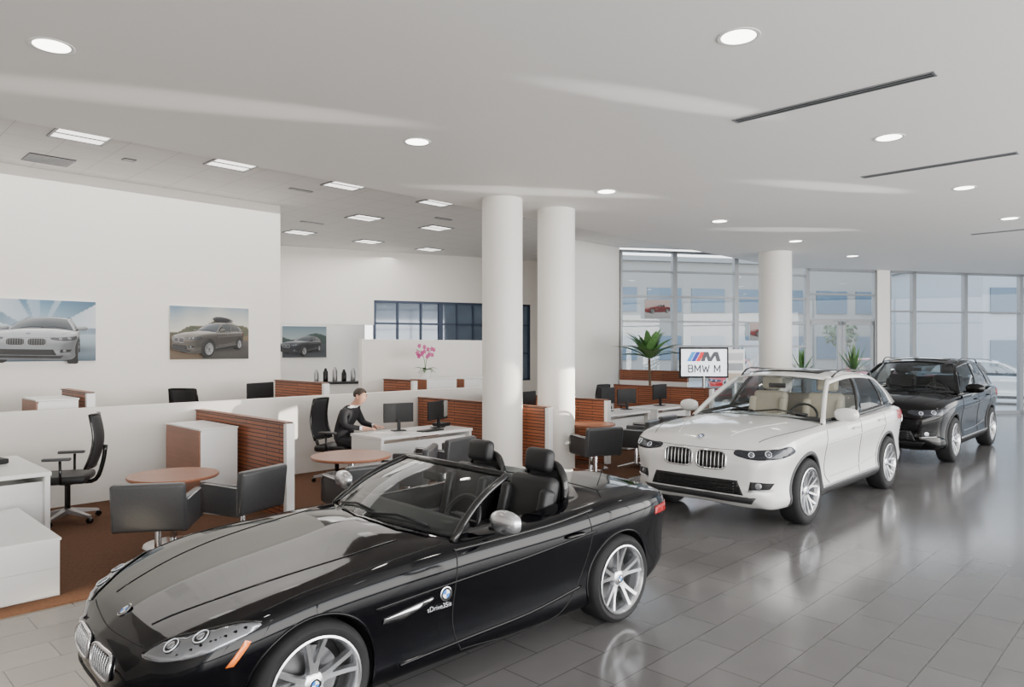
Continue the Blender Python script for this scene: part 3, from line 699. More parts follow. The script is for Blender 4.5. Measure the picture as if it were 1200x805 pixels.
def task():
    T=thing('office_chair','black mesh-back swivel office chair with armrests and five-star base','chair',(0,0,-50),group='black office chairs')
    pad('seat',(0,.02,.47),(.50,.48,.09),M_cleather,T,.035)
    def f(u,v): return Vector((.225*v*(1-.15*u),-.26-.05*u+.05*(v*v)-.05*math.sin(pi*u*1.1),.58+.56*u))
    b=surf('backrest',f,12,8,mat('chair_mesh',(.02,.02,.022),.6,noise=.5,nscale=200),T,0,1,-1,1,.012)
    fr=[f(u,-1) for u in np.linspace(0,1,8)]+[f(1,v) for v in np.linspace(-.8,.8,6)]+[f(u,1) for u in np.linspace(1,0,8)]+[f(0,v) for v in np.linspace(.8,-.8,5)]
    sweep('back_frame',fr,.014,M_trim,b,8,True)
    sweep('back_support',curve([(0,-.05,.42),(0,-.26,.43),(0,-.33,.6),(0,-.36,.8)],12),.022,M_trim,T,8)
    for s in (-1,1):
        sweep('arm_post',[(s*.2,0,.43),(s*.28,0,.44),(s*.29,0,.68)],.014,M_trim,T,8)
        pad('armrest',(s*.29,.03,.70),(.07,.26,.03),M_leather,T,.012)
    lathe('gas_lift',[(.05,.10),(.05,.13),(.028,.14),(.028,.38),(.09,.40),(.09,.43)],M_trim,T,'Z',16)
    V=[];F=[]
    for k in range(5):
        a=k*2*pi/5+.3; d=Vector((math.cos(a),math.sin(a),0));n=Vector((-d.y,d.x,0));bb=len(V)
        for r,w,z0,z1 in ((.02,.035,.09,.14),(.31,.02,.062,.085)):
            for sg,z in ((-1,z0),(1,z0),(1,z1),(-1,z1)): V.append(d*r+n*w*sg+Vector((0,0,z)))
        F+=[(bb,bb+1,bb+5,bb+4),(bb+1,bb+2,bb+6,bb+5),(bb+2,bb+3,bb+7,bb+6),(bb+3,bb,bb+4,bb+7),(bb+4,bb+5,bb+6,bb+7),(bb,bb+1,bb+2,bb+3)]
    sb=mk('star_base',V,F,M_steel,T)
    for k in range(5):
        a=k*2*pi/5+.3; lathe('caster',[(.0,-.025),(.026,-.025),(.03,-.018),(.03,.018),(.026,.025),(0,.025)],M_trim,sb,'Y',14,(.31*math.cos(a),.31*math.sin(a),.032),(0,0,a))
    return T
Gc=guest(); Tc=task()
CZ=.013
gl='black leather tub guest chair '
for (x,y,r,l) in ((2.32,6.68,-.62,'at a round wood table'),(3.14,6.78,.35,'at a round wood table'),(4.12,6.2,-.1,'at a round wood table'),(5.15,6.75,.7,'at a round wood table'),(6.05,7.15,.2,'facing the white desk'),(8.45,6.5,-.4,'beside the white column'),(9.65,6.6,.3,'facing a white sales desk'),(10.55,6.85,.1,'facing a white sales desk'),(11.7,6.9,.6,'facing a white sales desk')):
    dup(Gc,(x,y,CZ),r,gl+l)
tl='black mesh-back office chair '
for (x,y,r,l,s) in ((2.2,9.1,1.1,'turned toward the white desk',1.05),(5.62,9.06,-2.65,'occupied by the man in a suit',1.05),(1.05,10.75,2.6,'behind the low white wall',1.2),(4.0,11.0,2.2,'behind the low white wall',1.15),(12.4,9.1,3.0,'behind a white sales desk',1),(9.0,9.1,2.8,'behind a white sales desk',1)):
    dup(Tc,(x,y,CZ),r,tl+l,s)
def rm(o):
    for c in list(o.children): rm(c)
    bpy.data.objects.remove(o)
rm(Gc); rm(Tc)
def rtable(x,y,r=.45,h=.72):
    T=thing('round_table','round wood-topped meeting table on a steel pedestal','table',(x,y,CZ),group='round wood tables')
    lathe('tabletop',[(0,h-.03),(r-.01,h-.03),(r,h-.015),(r-.005,h),(0,h)],mat('table_wood',(.30,.12,.065),.35,noise=.15,nscale=6,spec=.3),T,'Z',48)
    lathe('pedestal',[(.035,.02),(.035,h-.03)],M_chrome,T,'Z',20); lathe('base_plate',[(.28,0),(.27,.012),(.05,.02)],M_chrome,T,'Z',32)
rtable(2.68,7.3,.42,.69); rtable(4.5,6.95); rtable(9.1,7.1,.4)
def slat(x,y0,y1,h,label='slatted walnut privacy panel framed by a white end post'):
    T=thing('privacy_partition',label,'partition',(x,(y0+y1)/2,CZ),group='slatted wood partitions')
    L=y1-y0
    box('slatted_panel',(0,.03,h/2),(.07,L-.06,h-.005),M_slat,T)
    box('end_post',(0,-L/2,h/2+.0),(.10,.07,h),M_lam,T,.004)
    box('top_cap',(0,.0,h+.006),(.10,L,.018),M_slat,T)
slat(4.0,7.45,9.98,1.08); slat(7.85,6.9,9.95,1.06); slat(9.62,7.15,9.95,1.06); slat(13.6,7.4,9.9,1.08)
slat(2.72,10.2,11.4,1.36,'slatted walnut partition standing behind the low white wall'); slat(6.15,10.25,11.9,1.36,'slatted walnut partition standing behind the low white wall'); slat(8.0,10.3,11.2,1.34,'slatted walnut partition standing behind the low white wall')
T=thing('privacy_partition','white partition with a slatted walnut top band near windows','partition',(14.6,9.5,0),group='slatted wood partitions')
box('base_panel',(0,0,.58),(.09,1.9,1.16),M_lam,T,.003); box('slatted_panel',(0,0,1.29),(.08,1.9,.26),M_slat,T)
def cabinet(x0,x1,y0,y1,h,label,wood=True):
    T=thing('storage_cabinet',label,'cabinet',((x0+x1)/2,(y0+y1)/2,CZ))
    sx,sy=x1-x0,y1-y0
    box('body',(.008,0,h/2-.01),(sx-.016,sy,h-.02),M_lam,T,.003)
    box('side_panel',(-sx/2,0,h/2-.01),(.018,sy-.004,h-.02),M_wood if wood else M_lam,T)
    box('top',(0,0,h-.008),(sx+.02,sy+.01,.02),M_lam,T,.003)
    for k in (0,1): box('drawer_front',(0,-sy/2-.004,h*(.26+.47*k)),(sx-.012,.010,h*.465),M_lam,T,.001)
cabinet(3.44,3.9,8.55,9.6,.97,'white storage cabinet with walnut veneer side')
cabinet(.2,1.5,6.42,7.9,.45,'low white laminate storage bench',False)
cabinet(2.15,2.6,10.25,11.0,1.30,'white cabinet with walnut side behind the low wall')
cabinet(8.45,9.2,10.5,11.0,1.36,'white counter with walnut side holding the orchid')
cabinet(9.4,10.6,10.5,11.0,1.34,'white counter with walnut side')
cabinet(10.6,11.2,8.9,9.6,.95,'white storage cabinet with walnut side')
def desk(x0,x1,y0,y1,label,h=.74):
    T=thing('desk',label,'desk',((x0+x1)/2,(y0+y1)/2,CZ)); sx,sy=x1-x0,y1-y0
    box('desktop',(0,0,h-.02),(sx,sy,.04),M_lam,T,.004)
    for s in (-1,1): box('leg_panel',(s*(sx/2-.03),0,(h-.04)/2),(.045,sy-.04,h-.04),M_lam,T)
    box('modesty_panel',(0,-sy/2+.12,h*.55),(sx-.1,.02,h*.62),M_lam,T)
    box('drawer_pedestal',(sx/2-.3,.05,.3),(.4,sy-.25,.56),M_lam,T,.003)
    return T
desk(.5,1.80,8.0,9.5,'white laminate sales desk beside the low wall')
desk(5.55,7.2,7.85,8.6,'white laminate desk where the man in a suit works')
desk(10.1,11.6,7.6,8.35,'white laminate sales desk near the slatted partition')
desk(8.35,9.4,7.95,8.7,'white laminate sales desk behind the column')
desk(12.0,13.3,7.7,8.4,'white laminate sales desk near the windows')
def monitor(x,y,rz,z=.75,s=1):
    T=thing('computer_monitor','black flat-panel computer monitor on a desk','monitor',(x,y,z+CZ-.008),rz,'black computer monitors',s)
    pad('screen_housing',(0,0,.29),(.50,.035,.31),M_dark,T,.008); box('screen',(0,.019,.29),(.47,.004,.28),M_screen,T)
    box('stand',(0,-.02,.09),(.05,.03,.18),M_dark,T); pad('stand_foot',(0,0,.007),(.22,.16,.014),M_dark,T,.005)
monitor(6.2,8.35,-.3,s=.9); monitor(6.85,8.25,.2,s=.9); monitor(10.9,8.1,.1); monitor(11.45,8.05,-.3,s=.9); monitor(9.0,8.4,.2); monitor(12.7,8.1,0)
monitor(5.4,11.0,.4,.85,1.2); monitor(1.0,8.9,.9)
desk(4.9,5.95,10.6,11.3,'white desk behind the low wall',.84)
def small(name,lab,cat,c,s,m,rz=0,bev=.003,grp=None):
    o=box(name,c,s,m,None,bev,(0,0,rz)); tag(o,lab,cat,grp); return o
small('paper_sheet','loose white printed sheet on the white desk','paper',(6.2,8.0,.756),(.21,.3,.003),M_paper,.3,0)
small('paper_sheet','white document the man is reading','paper',(5.88,8.3,.756),(.21,.3,.003),M_paper,.6,0)
small('keyboard','black computer keyboard on the desk','keyboard',(6.5,7.99,.765),(.42,.14,.02),M_dark,.1)
small('keyboard','black computer keyboard on the desk','keyboard',(1.25,8.6,.765),(.14,.42,.02),M_dark,.3)
small('desk_phone','black desk telephone on a white desk','telephone',(1.5,8.95,.781),(.2,.2,.05),M_dark,.2,.01)
small('desk_phone','black desk telephone on a white desk','telephone',(7.05,8.4,.781),(.2,.2,.05),M_dark,.2,.01)
# ================= MAN =================
def person():
    T=thing('person','man in black suit seated at desk, head bowed','person',(5.64,9.0,CZ),math.radians(-62))
    V=[];E=[];Rr=[]
    def a(p,r,par=None):
        V.append(p);Rr.append(r if isinstance(r,tuple) else (r,r))
        if par is not None: E.append((par,len(V)-1))
        return len(V)-1
    pel=a((0,0,.60),(.16,.12)); ab=a((.03,0,.74),(.15,.12),pel); ch=a((.10,0,.91),(.17,.125),ab); uc=a((.17,0,1.02),(.13,.09),ch)
    nk=a((.22,0,1.10),.058,uc); nk2=a((.26,0,1.145),.055,nk)
    h1=a((.31,0,1.18),(.075,.08),nk2); h2=a((.34,0,1.25),(.082,.095),h1); h3=a((.335,0,1.31),(.06,.075),h2)
    for s in (-1,1):
        hp=a((.06,s*.10,.59),.09,pel); kn=a((.46,s*.14,.57),.075,hp); cf=a((.47,s*.14,.35),.06,kn); an=a((.44,s*.14,.10),.045,cf); tt=a((.58,s*.15,.045),(.042,.035),an); a((.66,s*.155,.035),(.03,.025),tt)
        sh=a((.15,s*.19,1.02),.07,uc); el=a((.22,s*.27,.83),.052,sh); wr=a((.45,s*.17,.80),.034,el); pm=a((.52,s*.14,.795),(.036,.022),wr)
        pe=a((.565,s*.13,.79),(.036,.018),pm)
        for k,(dy,ln) in enumerate(((-.028,.05),(-.01,.06),(.009,.055),(.026,.042))):
            f1=a((.58+ln*.35,s*.13+dy,.80),.009,pe); a((.58+ln,s*.13+dy,.778),.0078,f1)
        t1=a((.53,s*.14-s*.04,.79),.011,pm); a((.565,s*.14-s*.055,.78),.009,t1)
    me=bpy.data.meshes.new('b'); me.from_pydata(V,E,[]); o=bpy.data.objects.new('body',me); COL.objects.link(o)
    sk=o.modifiers.new('k','SKIN'); sk.use_smooth_shade=True
    for i,r in enumerate(Rr): me.skin_vertices[0].data[i].radius=r
    me.skin_vertices[0].data[0].use_root=True
    sb=o.modifiers.new('s','SUBSURF'); sb.levels=2; sb.render_levels=2
    dg=bpy.context.evaluated_depsgraph_get(); m2=bpy.data.meshes.new_from_object(o.evaluated_get(dg)); o.modifiers.clear(); o.data=m2
    m2.materials.clear()
    for m in (M_suit,M_skin,M_shirt,M_trim): m2.materials.append(m)
    for p in m2.polygons:
        c=p.center; p.use_smooth=True
        if c.z>1.115: p.material_index=1
        elif c.z>1.08 and c.x>.20: p.material_index=2
        elif c.x>.46 and c.z>.75: p.material_index=1
        elif .43<c.x<=.46 and c.z>.75: p.material_index=2
        elif c.z<.09: p.material_index=3
        else: p.material_index=0
    o.parent=T
    hv=[];hf=[];n=18;rows=9
    for i in range(rows):
        ph=pi*.62*i/(rows-1)
        for j in range(n):
            b=2*pi*j/n; fr=max(0,math.cos(b)); p=ph*(1-.42*fr)
            hv.append((.326+.103*math.sin(p)*math.cos(b)-.008,.085*math.sin(p)*math.sin(b),1.272+.095*math.cos(p)))
    for i in range(rows-1):
        for j in range(n): k=(j+1)%n; hf.append((i*n+j,i*n+k,(i+1)*n+k,(i+1)*n+j))
    mk('hair',hv,hf,M_hair,T,True)
    mk('nose',[(.415,0,1.27),(.415,-.013,1.23),(.415,.013,1.23),(.443,0,1.235)],[(0,1,3),(0,3,2),(1,2,3),(0,1,2)],M_skin,T,True)
    for s in (-1,1):
        pad('ear',(.315,s*.083,1.245),(.03,.014,.055),M_skin,T,.006)
        pad('eye',(.410,s*.03,1.262),(.012,.02,.009),M_trim,T,.003)
    pad('mouth',(.410,0,1.205),(.01,.04,.007),mat('lips',(.4,.15,.12),.5),T,.003)
person()
# ================= PICTURES =================
def colmat(name,rough=.4,emit=0):
    m=bpy.data.materials.new(name); m.use_nodes=True; nt=m.node_tree; a=nt.nodes.new('ShaderNodeVertexColor'); a.layer_name='Col'
    b=nt.nodes['Principled BSDF']; nt.links.new(a.outputs[0],b.inputs['Base Color']); b.inputs['Roughness'].default_value=rough
    return m
M_print=colmat('photo_print',.6)
COLS={'black_paint':(.02,.02,.03),'dark_plastic':(.02,.02,.02),'gloss_black_trim':(.02,.02,.02),'tire_rubber':(.03,.03,.03),'grey_plastic':(.05,.05,.05),'alloy_silver':(.55,.56,.58),'chrome':(.75,.76,.78),'brushed_steel':(.4,.4,.42),'beige_leather':(.25,.2,.15),'car_black_leather':(.02,.02,.02),'panel_gap':(.01,.01,.01),'car_glass':(.05,.07,.09),'car_glass_tinted':(.03,.04,.05),'headlamp_glass':(.5,.52,.55),'headlamp_dark':(.15,.16,.18),'lamp_ring':(1,1,1),'tail_lamp_red':(.4,.02,.02),'emblem_blue':(.02,.16,.55),'emblem_white':(.8,.8,.8)}
bpy.context.view_layer.update()
def picture(label,loc,rz,w,h,bgf,src,paint,yaw,size,cx,cz,zs=1,dist=6,camh=1.0,extra=None,sun=(-.5,-.5,.75)):
    T=thing('wall_picture',label,'picture',loc,rz)
    box('canvas',(0,.01,0),(w,.025,h),M_paper,T)
    V=[];F=[];C=[]
    nx,nz=70,48
    for i in range(nx+1):
        for j in range(nz+1): V.append((-w/2+w*i/nx,-.004,-h/2+h*j/nz))
    cols=[bgf(V[k][0]/w*2,V[k][2]/h*2) for k in range(len(V))]
    for i in range(nx):
        for j in range(nz):
            q=(i*(nz+1)+j,(i+1)*(nz+1)+j,(i+1)*(nz+1)+j+1,i*(nz+1)+j+1); F.append(q); C+=[cols[k] for k in q]
    dg=bpy.context.evaluated_depsgraph_get()
    R=Matrix.Rotation(yaw,3,'Z'); Ls=Vector(sun).normalized(); inv=src.matrix_world.inverted()
    objs=[]
    def rec(o):
        if o.type=='MESH': objs.append(o)
        for c in o.children: rec(c)
    rec(src)
    def proj(p):
        k=dist/(dist+p.y); return (cx+p.x*k*size,-.034+p.y*.012,cz+((p.z-camh)*k)*size*zs)
    def shade(n,p,base,gloss):
        vd=(p-Vector((0,-dist,camh))).normalized(); r=vd-2*vd.dot(n)*n
        dif=.22+.65*max(0,n.dot(Ls))**1.3+.12*max(0,n.z)
        fr=.05+.8*(1-abs(vd.dot(n)))**4
        env=(.8 if r.z>.05 else (.08 if r.z>-.3 else .25)); env=env if abs(r.z-.05)>.08 else .4
        return tuple(min(1,b*dif+gloss*fr*env) for b in base)
    for o in objs:
        ev=o.evaluated_get(dg); me=ev.to_mesh(); M=inv@o.matrix_world; M3=M.to_3x3(); nb=len(V)
        P=[R@(M@v.co) for v in me.vertices]; N=[(R@(M3@v.normal)).normalized() for v in me.vertices]
        V+=[proj(p) for p in P]
        ms=[m.name if m else '' for m in me.materials] or ['']
        for f in me.polygons:
            mn=ms[min(f.material_index,len(ms)-1)]
            base=paint if mn in('white_paint','black_paint_suv') else COLS.get(mn,(.3,.3,.3))
            gl=1 if (mn in('white_paint','black_paint_suv') or 'glass' in mn or 'trim' in mn) else .15
            F.append(tuple(nb+k for k in f.vertices)); C+=[shade(N[k],P[k],base,gl) for k in f.vertices]
        ev.to_mesh_clear()
    if extra:
        for (c,s,col) in extra:
            nb=len(V); pts=[]
            for k in range(12):
                for j in range(16):
                    a=pi*k/11;b=2*pi*j/16
                    d=Vector((-math.cos(a),math.sin(a)**.6*math.cos(b),math.sin(a)**.6*math.sin(b))); p=R@Vector((c[0]+d.x*s[0],c[1]+d.y*s[1],c[2]+d.z*s[2])); pts.append((p,(R@d).normalized()))
            V+=[proj(p) for p,_ in pts]
            for k in range(11):
                for j in range(16):
                    q=(k*16+j,k*16+(j+1)%16,(k+1)*16+(j+1)%16,(k+1)*16+j); F.append(tuple(nb+x for x in q)); C+=[shade(pts[x][1],pts[x][0],col,.6) for x in q]
    me=bpy.data.meshes.new('printed_image'); me.from_pydata(V,[],F); me.update()
    ca=me.color_attributes.new('Col','FLOAT_COLOR','CORNER')
    arr=np.ones((len(C),4),dtype=np.float32); arr[:,:3]=np.array(C,dtype=np.float32)*.72; ca.data.foreach_set('color',arr.ravel())
    me.materials.append(M_print)
    return T,reg(bpy.data.objects.new('printed_image',me),T)
def mixc(a,b,t): t=min(max(t,0),1); return tuple(x+(y-x)*t for x,y in zip(a,b))
def hsh(x): return (math.sin(x*127.1)*43758.5453)%1
def bg1(x,z):
    if z>-.12:
        c=mixc((.62,.76,.85),(.16,.34,.50),(z+.1)/1.1)
        a=math.atan2(z+.12,x+.05); k=hsh(int(a*9)); c=mixc(c,(.95,.97,1) if k>.5 else (.06,.12,.2),.6*abs(x)+.15*z)
    else:
        c=mixc((.50,.62,.70),(.08,.13,.18),(-z-.12)/.9)
    s=math.exp(-((x/.85)**2+((z+.62)/.12)**2)); return mixc(c,(.03,.04,.05),s)
def bg2(x,z):
    m1=.25+.18*math.sin(x*2.6+1)+.07*math.sin(x*9); m2=-.05+.07*math.sin(x*4+2)
    if z>m1: c=mixc((.80,.78,.68),(.22,.34,.45),(z-m1)*1.1)
    elif z>m2: c=mixc((.09,.11,.07),(.20,.16,.11),hsh(int(x*14)+int(z*11)*3)*.5)
    elif z>-.25: c=(.20,.15,.09)
    else: c=mixc((.12,.11,.10),(.04,.038,.035),-z-.25)
    if z<-.55+.25*x*x and x<-.2: c=mixc(c,(.24,.16,.09),.6)
    s=math.exp(-((x/.75)**2+((z+.58)/.12)**2)); return mixc(c,(.02,.02,.02),s)
def bg3(x,z):
    m=.35+.2*math.sin(x*3)
    c=mixc((.45,.52,.52),(.15,.23,.28),z) if z>m else ((.05,.08,.07) if z>-.1 else (.07,.08,.09))
    s=math.exp(-((x/.75)**2+((z+.6)/.12)**2)); return mixc(c,(.01,.01,.01),s)
picture('large photo print of a silver sedan driving in a city',(2.59,12.03,2.205),0,1.38,.89,bg1,X1,(.58,.62,.66),math.radians(80),.45,.05,-.03,.80,6,.95)
picture('photo print of a dark SUV with a roof box',(5.02,12.03,2.205),0,1.33,.88,bg2,X1,(.20,.175,.145),math.radians(48),.30,.05,.0,1.0,6,1.0,[((.75,-.1,1.80),(.85,.35,.16),(.06,.06,.07))])
pc=bw0+bd*3.35+bn*.95
picture('photo print of a dark blue SUV against hills',(pc.x,pc.y,2.12),ba,1.16,.84,bg3,X1,(.02,.03,.05),math.radians(55),.28,0,.0,1.0,6,1.0)
ta=math.radians(-45.7)
def flat(name,polys,mats,parent,y0=-.012,dy=.0012):
    V=[];F=[];I=[]
    for k,(pts,mi) in enumerate(polys):
        b=len(V);V+=[(p[0],y0-dy*k,p[1]) for p in pts];F.append(tuple(range(b,b+len(pts))));I.append(mi)
    me=bpy.data.meshes.new(name); me.from_pydata(V,[],F); me.update()
    for m in mats: me.materials.append(m)
    me.polygons.foreach_set('material_index',I)
    return reg(bpy.data.objects.new(name,me),parent)
tv=thing('display_screen','wide flat display screen showing a sports division logo','screen',(14.25,7.95,0),ta-.05)
pad('screen_housing',(0,0,1.63),(1.08,.06,.68),M_dark,tv,.01)
box('screen_face',(0,-.032,1.63),(1.0,.004,.60),mat('screen_white',(.75,.78,.8),.3,emit=(.85,.9,1),es=1.3),tv)
lathe('stand_pole',[(.035,.02),(.035,1.32)],M_steel,tv,'Z',16); lathe('stand_base',[(.32,0),(.3,.02),(.05,.025)],M_steel,tv,'Z',30)
def eb(n,c): return mat(n,c,.5,emit=c,es=.6)
LM=[eb('m_light_blue',(.03,.30,.75)),eb('m_navy',(.03,.04,.35)),eb('m_red',(.75,.02,.03)),eb('m_grey',(.06,.065,.08))]
z0,z1=1.66,1.87
ps=[]
for k in range(3):
    x=-.38+k*.10; ps.append(([(x,z0),(x+.092,z0),(x+.092+.11,z1),(x+.11,z1)],k))
x=-.075
for q in ([(0,0),(.09,0),(.15,.21),(.08,.21)],[(.08,.21),(.17,.21),(.24,.0),(.16,.0)],[(.16,0),(.24,0),(.37,.21),(.29,.21)],[(.29,.21),(.38,.21),(.44,0),(.35,0)]):
    ps.append(([(x+a,z0+b) for a,b in q],3))
flat('logo',ps,LM,tv,-.036)
def stroke(name,segs,w,y,m,parent):
    V=[];F=[]
    for (a,b,c,d) in segs:
        p=Vector((a,0,b));q=Vector((c,0,d)); t=(q-p).normalized(); n=Vector((-t.z,0,t.x))*w/2; p=p-t*w*.3; q=q+t*w*.3; k=len(V)
        V+=[(v.x,yy,v.z) for yy in (y,y-.002) for v in (p-n,q-n,q+n,p+n)]
        F+=[(k,k+1,k+2,k+3),(k+4,k+5,k+6,k+7),(k,k+1,k+5,k+4),(k+1,k+2,k+6,k+5),(k+2,k+3,k+7,k+6),(k+3,k,k+4,k+7)]
    return mk(name,V,F,m,parent)
GL={'B':[(0,0,0,1),(0,1,.45,1),(.45,1,.58,.88),(.58,.88,.58,.66),(.58,.66,.45,.53),(.45,.53,0,.53),(.45,.53,.62,.4),(.62,.4,.62,.14),(.62,.14,.48,0),(.48,0,0,0)],'M':[(0,0,0,1),(0,1,.4,.25),(.4,.25,.8,1),(.8,1,.8,0)],'W':[(0,1,.25,0),(.25,0,.5,.8),(.5,.8,.75,0),(.75,0,1,1)]}
segs=[];cx=-.34;hh=.15
for ch in 'BMW M':
    if ch==' ': cx+=.07; continue
    for s in GL[ch]: segs.append((cx+s[0]*hh,1.42+s[1]*hh,cx+s[2]*hh,1.42+s[3]*hh))
    cx+={'B':.62,'M':.8,'W':1.0}[ch]*hh+.045
stroke('lettering',segs,.026,-.036,LM[3],tv)
s_=thing('information_stand','slim white information display board on a foot','sign',(14.95,7.55,0),ta)
box('board',(0,0,1.55),(.42,.03,.75),M_lam,s_,.004); box('foot',(0,0,.015),(.4,.3,.03),M_steel,s_); box('post',(0,0,.6),(.05,.03,1.16),M_steel,s_)
PMs=[mat('print_tan',(.55,.45,.35)),mat('print_grey',(.35,.38,.42)),mat('print_light',(.6,.6,.62))]
for k in range(3): box('printed_image',(0,-.017,1.3+.23*k),(.34,.002,.17),PMs[k],s_)
def bg4(x,z): return mixc((.55,.55,.55),(.35,.36,.38),-z) if z<0 else (.62,.5,.48)
COLS['black_paint']=(.45,.02,.02)
for (s,z,w,h) in ((1.0,2.97,.72,.5),(4.1,2.4,.85,.48)):
    c=G0+g*s-gn*.12  # flat red car image placed just inside the glass
    picture('flat image of a red car in front of the glass',(c.x,c.y,z),ga,w,h,bg4,Z4,(.4,.02,.02),math.radians(25),w*.23,0,0,1,6,.6)
cc=thing('coffee_counter','white refreshment counter in the niche','counter',(9.6,14.9,0),ba)
box('cabinet',(0,0,.55),(1.9,.6,1.1),M_lam,cc,.004); box('worktop',(0,0,1.12),(2.0,.66,.04),M_dark,cc,.004)
for k in range(8):
    x=9.6+bd.x*(-.8+.22*k); y=14.9+bd.y*(-.8+.22*k)
    o=lathe('coffee_flask',[(0,0),(.055,0),(.06,.02),(.06,.20+.03*(k%3)),(.03,.26+.03*(k%3)),(.03,.29+.03*(k%3)),(0,.30+.03*(k%3))],M_trim if k%2 else M_steel,None,'Z',16,(x,y,1.142))
    tag(o,'dark insulated coffee flask on the refreshment counter','flask','coffee flasks on the counter')
# ================= PLANTS =================
def leaves(name,parent,n,L,w,z,droop,m,seed,up=.9):
    rnd=random.Random(seed);V=[];F=[]
    for i in range(n):
        a=2*pi*i/n*2.4+rnd.uniform(-.3,.3); el=rnd.uniform(up*.45,up*1.5); l=L*rnd.uniform(.7,1.1); d=Vector((math.cos(a),math.sin(a),0)); s=Vector((-d.y,d.x,0)); b=len(V); K=7
        for k in range(K+1):
            t=k/K; p=d*(l*t*math.cos(el))+Vector((0,0,z+l*t*math.sin(el)-droop*l*t*t)); ww=w*math.sin(pi*(.12+.88*t)**.8)
            V+= [p-s*ww+Vector((0,0,.3*ww)),p,p+s*ww+Vector((0,0,.3*ww))]
        for k in range(K):
            for q in (0,1): F.append((b+k*3+q,b+k*3+q+1,b+k*3+q+4,b+k*3+q+3))
    return mk(name,V,F,m,parent,True)
def plant(x,y,L,w,n,ph,label,seed,droop=.4,up=.9,stem=0,z=0):
    T=thing('potted_plant',label,'plant',(x,y,z))
    lathe('pot',[(0,0),(.17,0),(.22,ph),(.19,ph),(.18,ph-.04),(0,ph-.04)],M_pot,T,'Z',28)
    if stem: sweep('stem',[(0,0,ph-.05),(.02,0,ph+stem/2),(0,.01,ph+stem)],.03,mat('bark',(.12,.08,.05),.8,noise=.3),T)
    leaves('leaves',T,n,L,w,ph+stem,droop,M_leaf,seed,up)
plant(14.15,9.3,1.05,.10,40,.5,'large green plant with broad arching leaves in a white pot',1,.3,.85,1.2)
plant(17.9,6.0,.8,.035,26,.45,'spiky upright green plant in a white pot by the entrance',2,.1,1.15,.9)
plant(16.7,6.75,.7,.03,18,.45,'spiky green plant in a white pot by the column',5,.1,1.15,.9)
orc=thing('potted_orchid','magenta orchid in a white ceramic pot','plant',(8.62,10.75,1.376))
lathe('pot',[(0,0),(.09,0),(.12,.16),(.10,.16),(.1,.12),(0,.12)],M_pot,orc,'Z',24)
leaves('leaves',orc,9,.30,.045,.14,.5,M_leaf,4,.5)
for sg in (-1,1):
    q=curve([(0,0,.14),(.03*sg,0,.36),(.10*sg,.02,.50),(.20*sg,.03,.55)],14); sweep('stem',q,.006,M_leaf,orc,6)
V=[];F=[]
rnd=random.Random(8)
for k in range(14):
    c=Vector((rnd.uniform(-.2,.2),rnd.uniform(-.04,.05),rnd.uniform(.40,.62)))
    for j in range(5):
        a=2*pi*j/5+k; b=len(V); d=Vector((math.cos(a),.2,math.sin(a))); s=Vector((-math.sin(a),0,math.cos(a)))
        V+=[c,c+d*.03+s*.02,c+d*.055,c+d*.03-s*.02]; F.append((b,b+1,b+2,b+3))
mk('blossoms',V,F,M_petal,orc,True)
# ================= OUTSIDE =================
o=mk('ground',[(17,60,-.12),(90,60,-.12),(90,-40,-.12),(-20,-40,-.12),(-20,-5,-.12),(39.8,-5,-.12),(15.2,10.9,-.12),(17,14,-.12)],[(0,1,2,3,4,5,6,7)],mat('asphalt',(.34,.33,.32),.85,noise=.1,nscale=3)); st(o)
def building(x,y,rz,sx,sy,h,label,m):
    T=thing('building',label,'building',(x,y,-.12),rz)
    box('facade',(0,0,h/2),(sx,sy,h),m,T)
    n=int(sx/3)
    boxes('window_strip',[((-sx/2+3*k+1.5,-sy/2-.03,h*z),(2.3,.08,h*.2)) for k in range(n) for z in (.28,.68)],mat('bldg_glass',(.10,.15,.20),.3,.0),T)
    box('parapet',(0,0,h+.15),(sx+.4,sy+.4,.3),mat('parapet',(.28,.28,.27),.7),T)
building(46,24,ga,40,8,7.5,'pale commercial building across the parking lot',mat('bldg_wall',(.30,.285,.26),.8,noise=.03))
building(52,3,ga-.2,22,8,6.5,'white low building across the parking lot',mat('bldg_wall2',(.40,.42,.44),.8,noise=.03))
M_fol=mat('foliage_pale',(.07,.11,.05),.6,noise=.3,nscale=3)
def tree(x,y,s):
    T=thing('tree','leafy green tree outside the showroom','tree',(x,y,-.12),group='trees outside',scale=s)
    sweep('trunk',[(0,0,0),(.1,0,1.5),(0,.1,3)],.12,mat('bark2',(.2,.15,.1),.9,noise=.3),T)
    rnd=random.Random(int(x*7+y));V=[];F=[]
    for k in range(260):
        u=Vector((rnd.gauss(0,1),rnd.gauss(0,1),rnd.gauss(0,1))).normalized()*rnd.uniform(.4,1)
        c=Vector((u.x*1.5,u.y*1.5,4.2+u.z*1.3)); a=Vector((rnd.gauss(0,1),rnd.gauss(0,1),rnd.gauss(0,1))).normalized()*.22; b_=a.orthogonal().normalized()*.15; b=len(V)
        V+=[c-a,c-b_,c+a,c+b_];F.append((b,b+1,b+2,b+3))
    mk('foliage',V,F,M_fol,T)
tree(44,15.5,.7)
dup(X1,(31.5,5.6,-.12),1.9,'white sport utility vehicle parked outside')
dup(X3,(34.5,15.5,-.12),.4,'black sport utility vehicle parked outside')
dup(X1,(27.2,13.9,-.12),.5,'red sport utility vehicle parked outside',swap=(M_white,M_redp))
dup(X1,(32.5,10.2,-.12),.6,'red sport utility vehicle parked outside',swap=(M_white,M_redp))
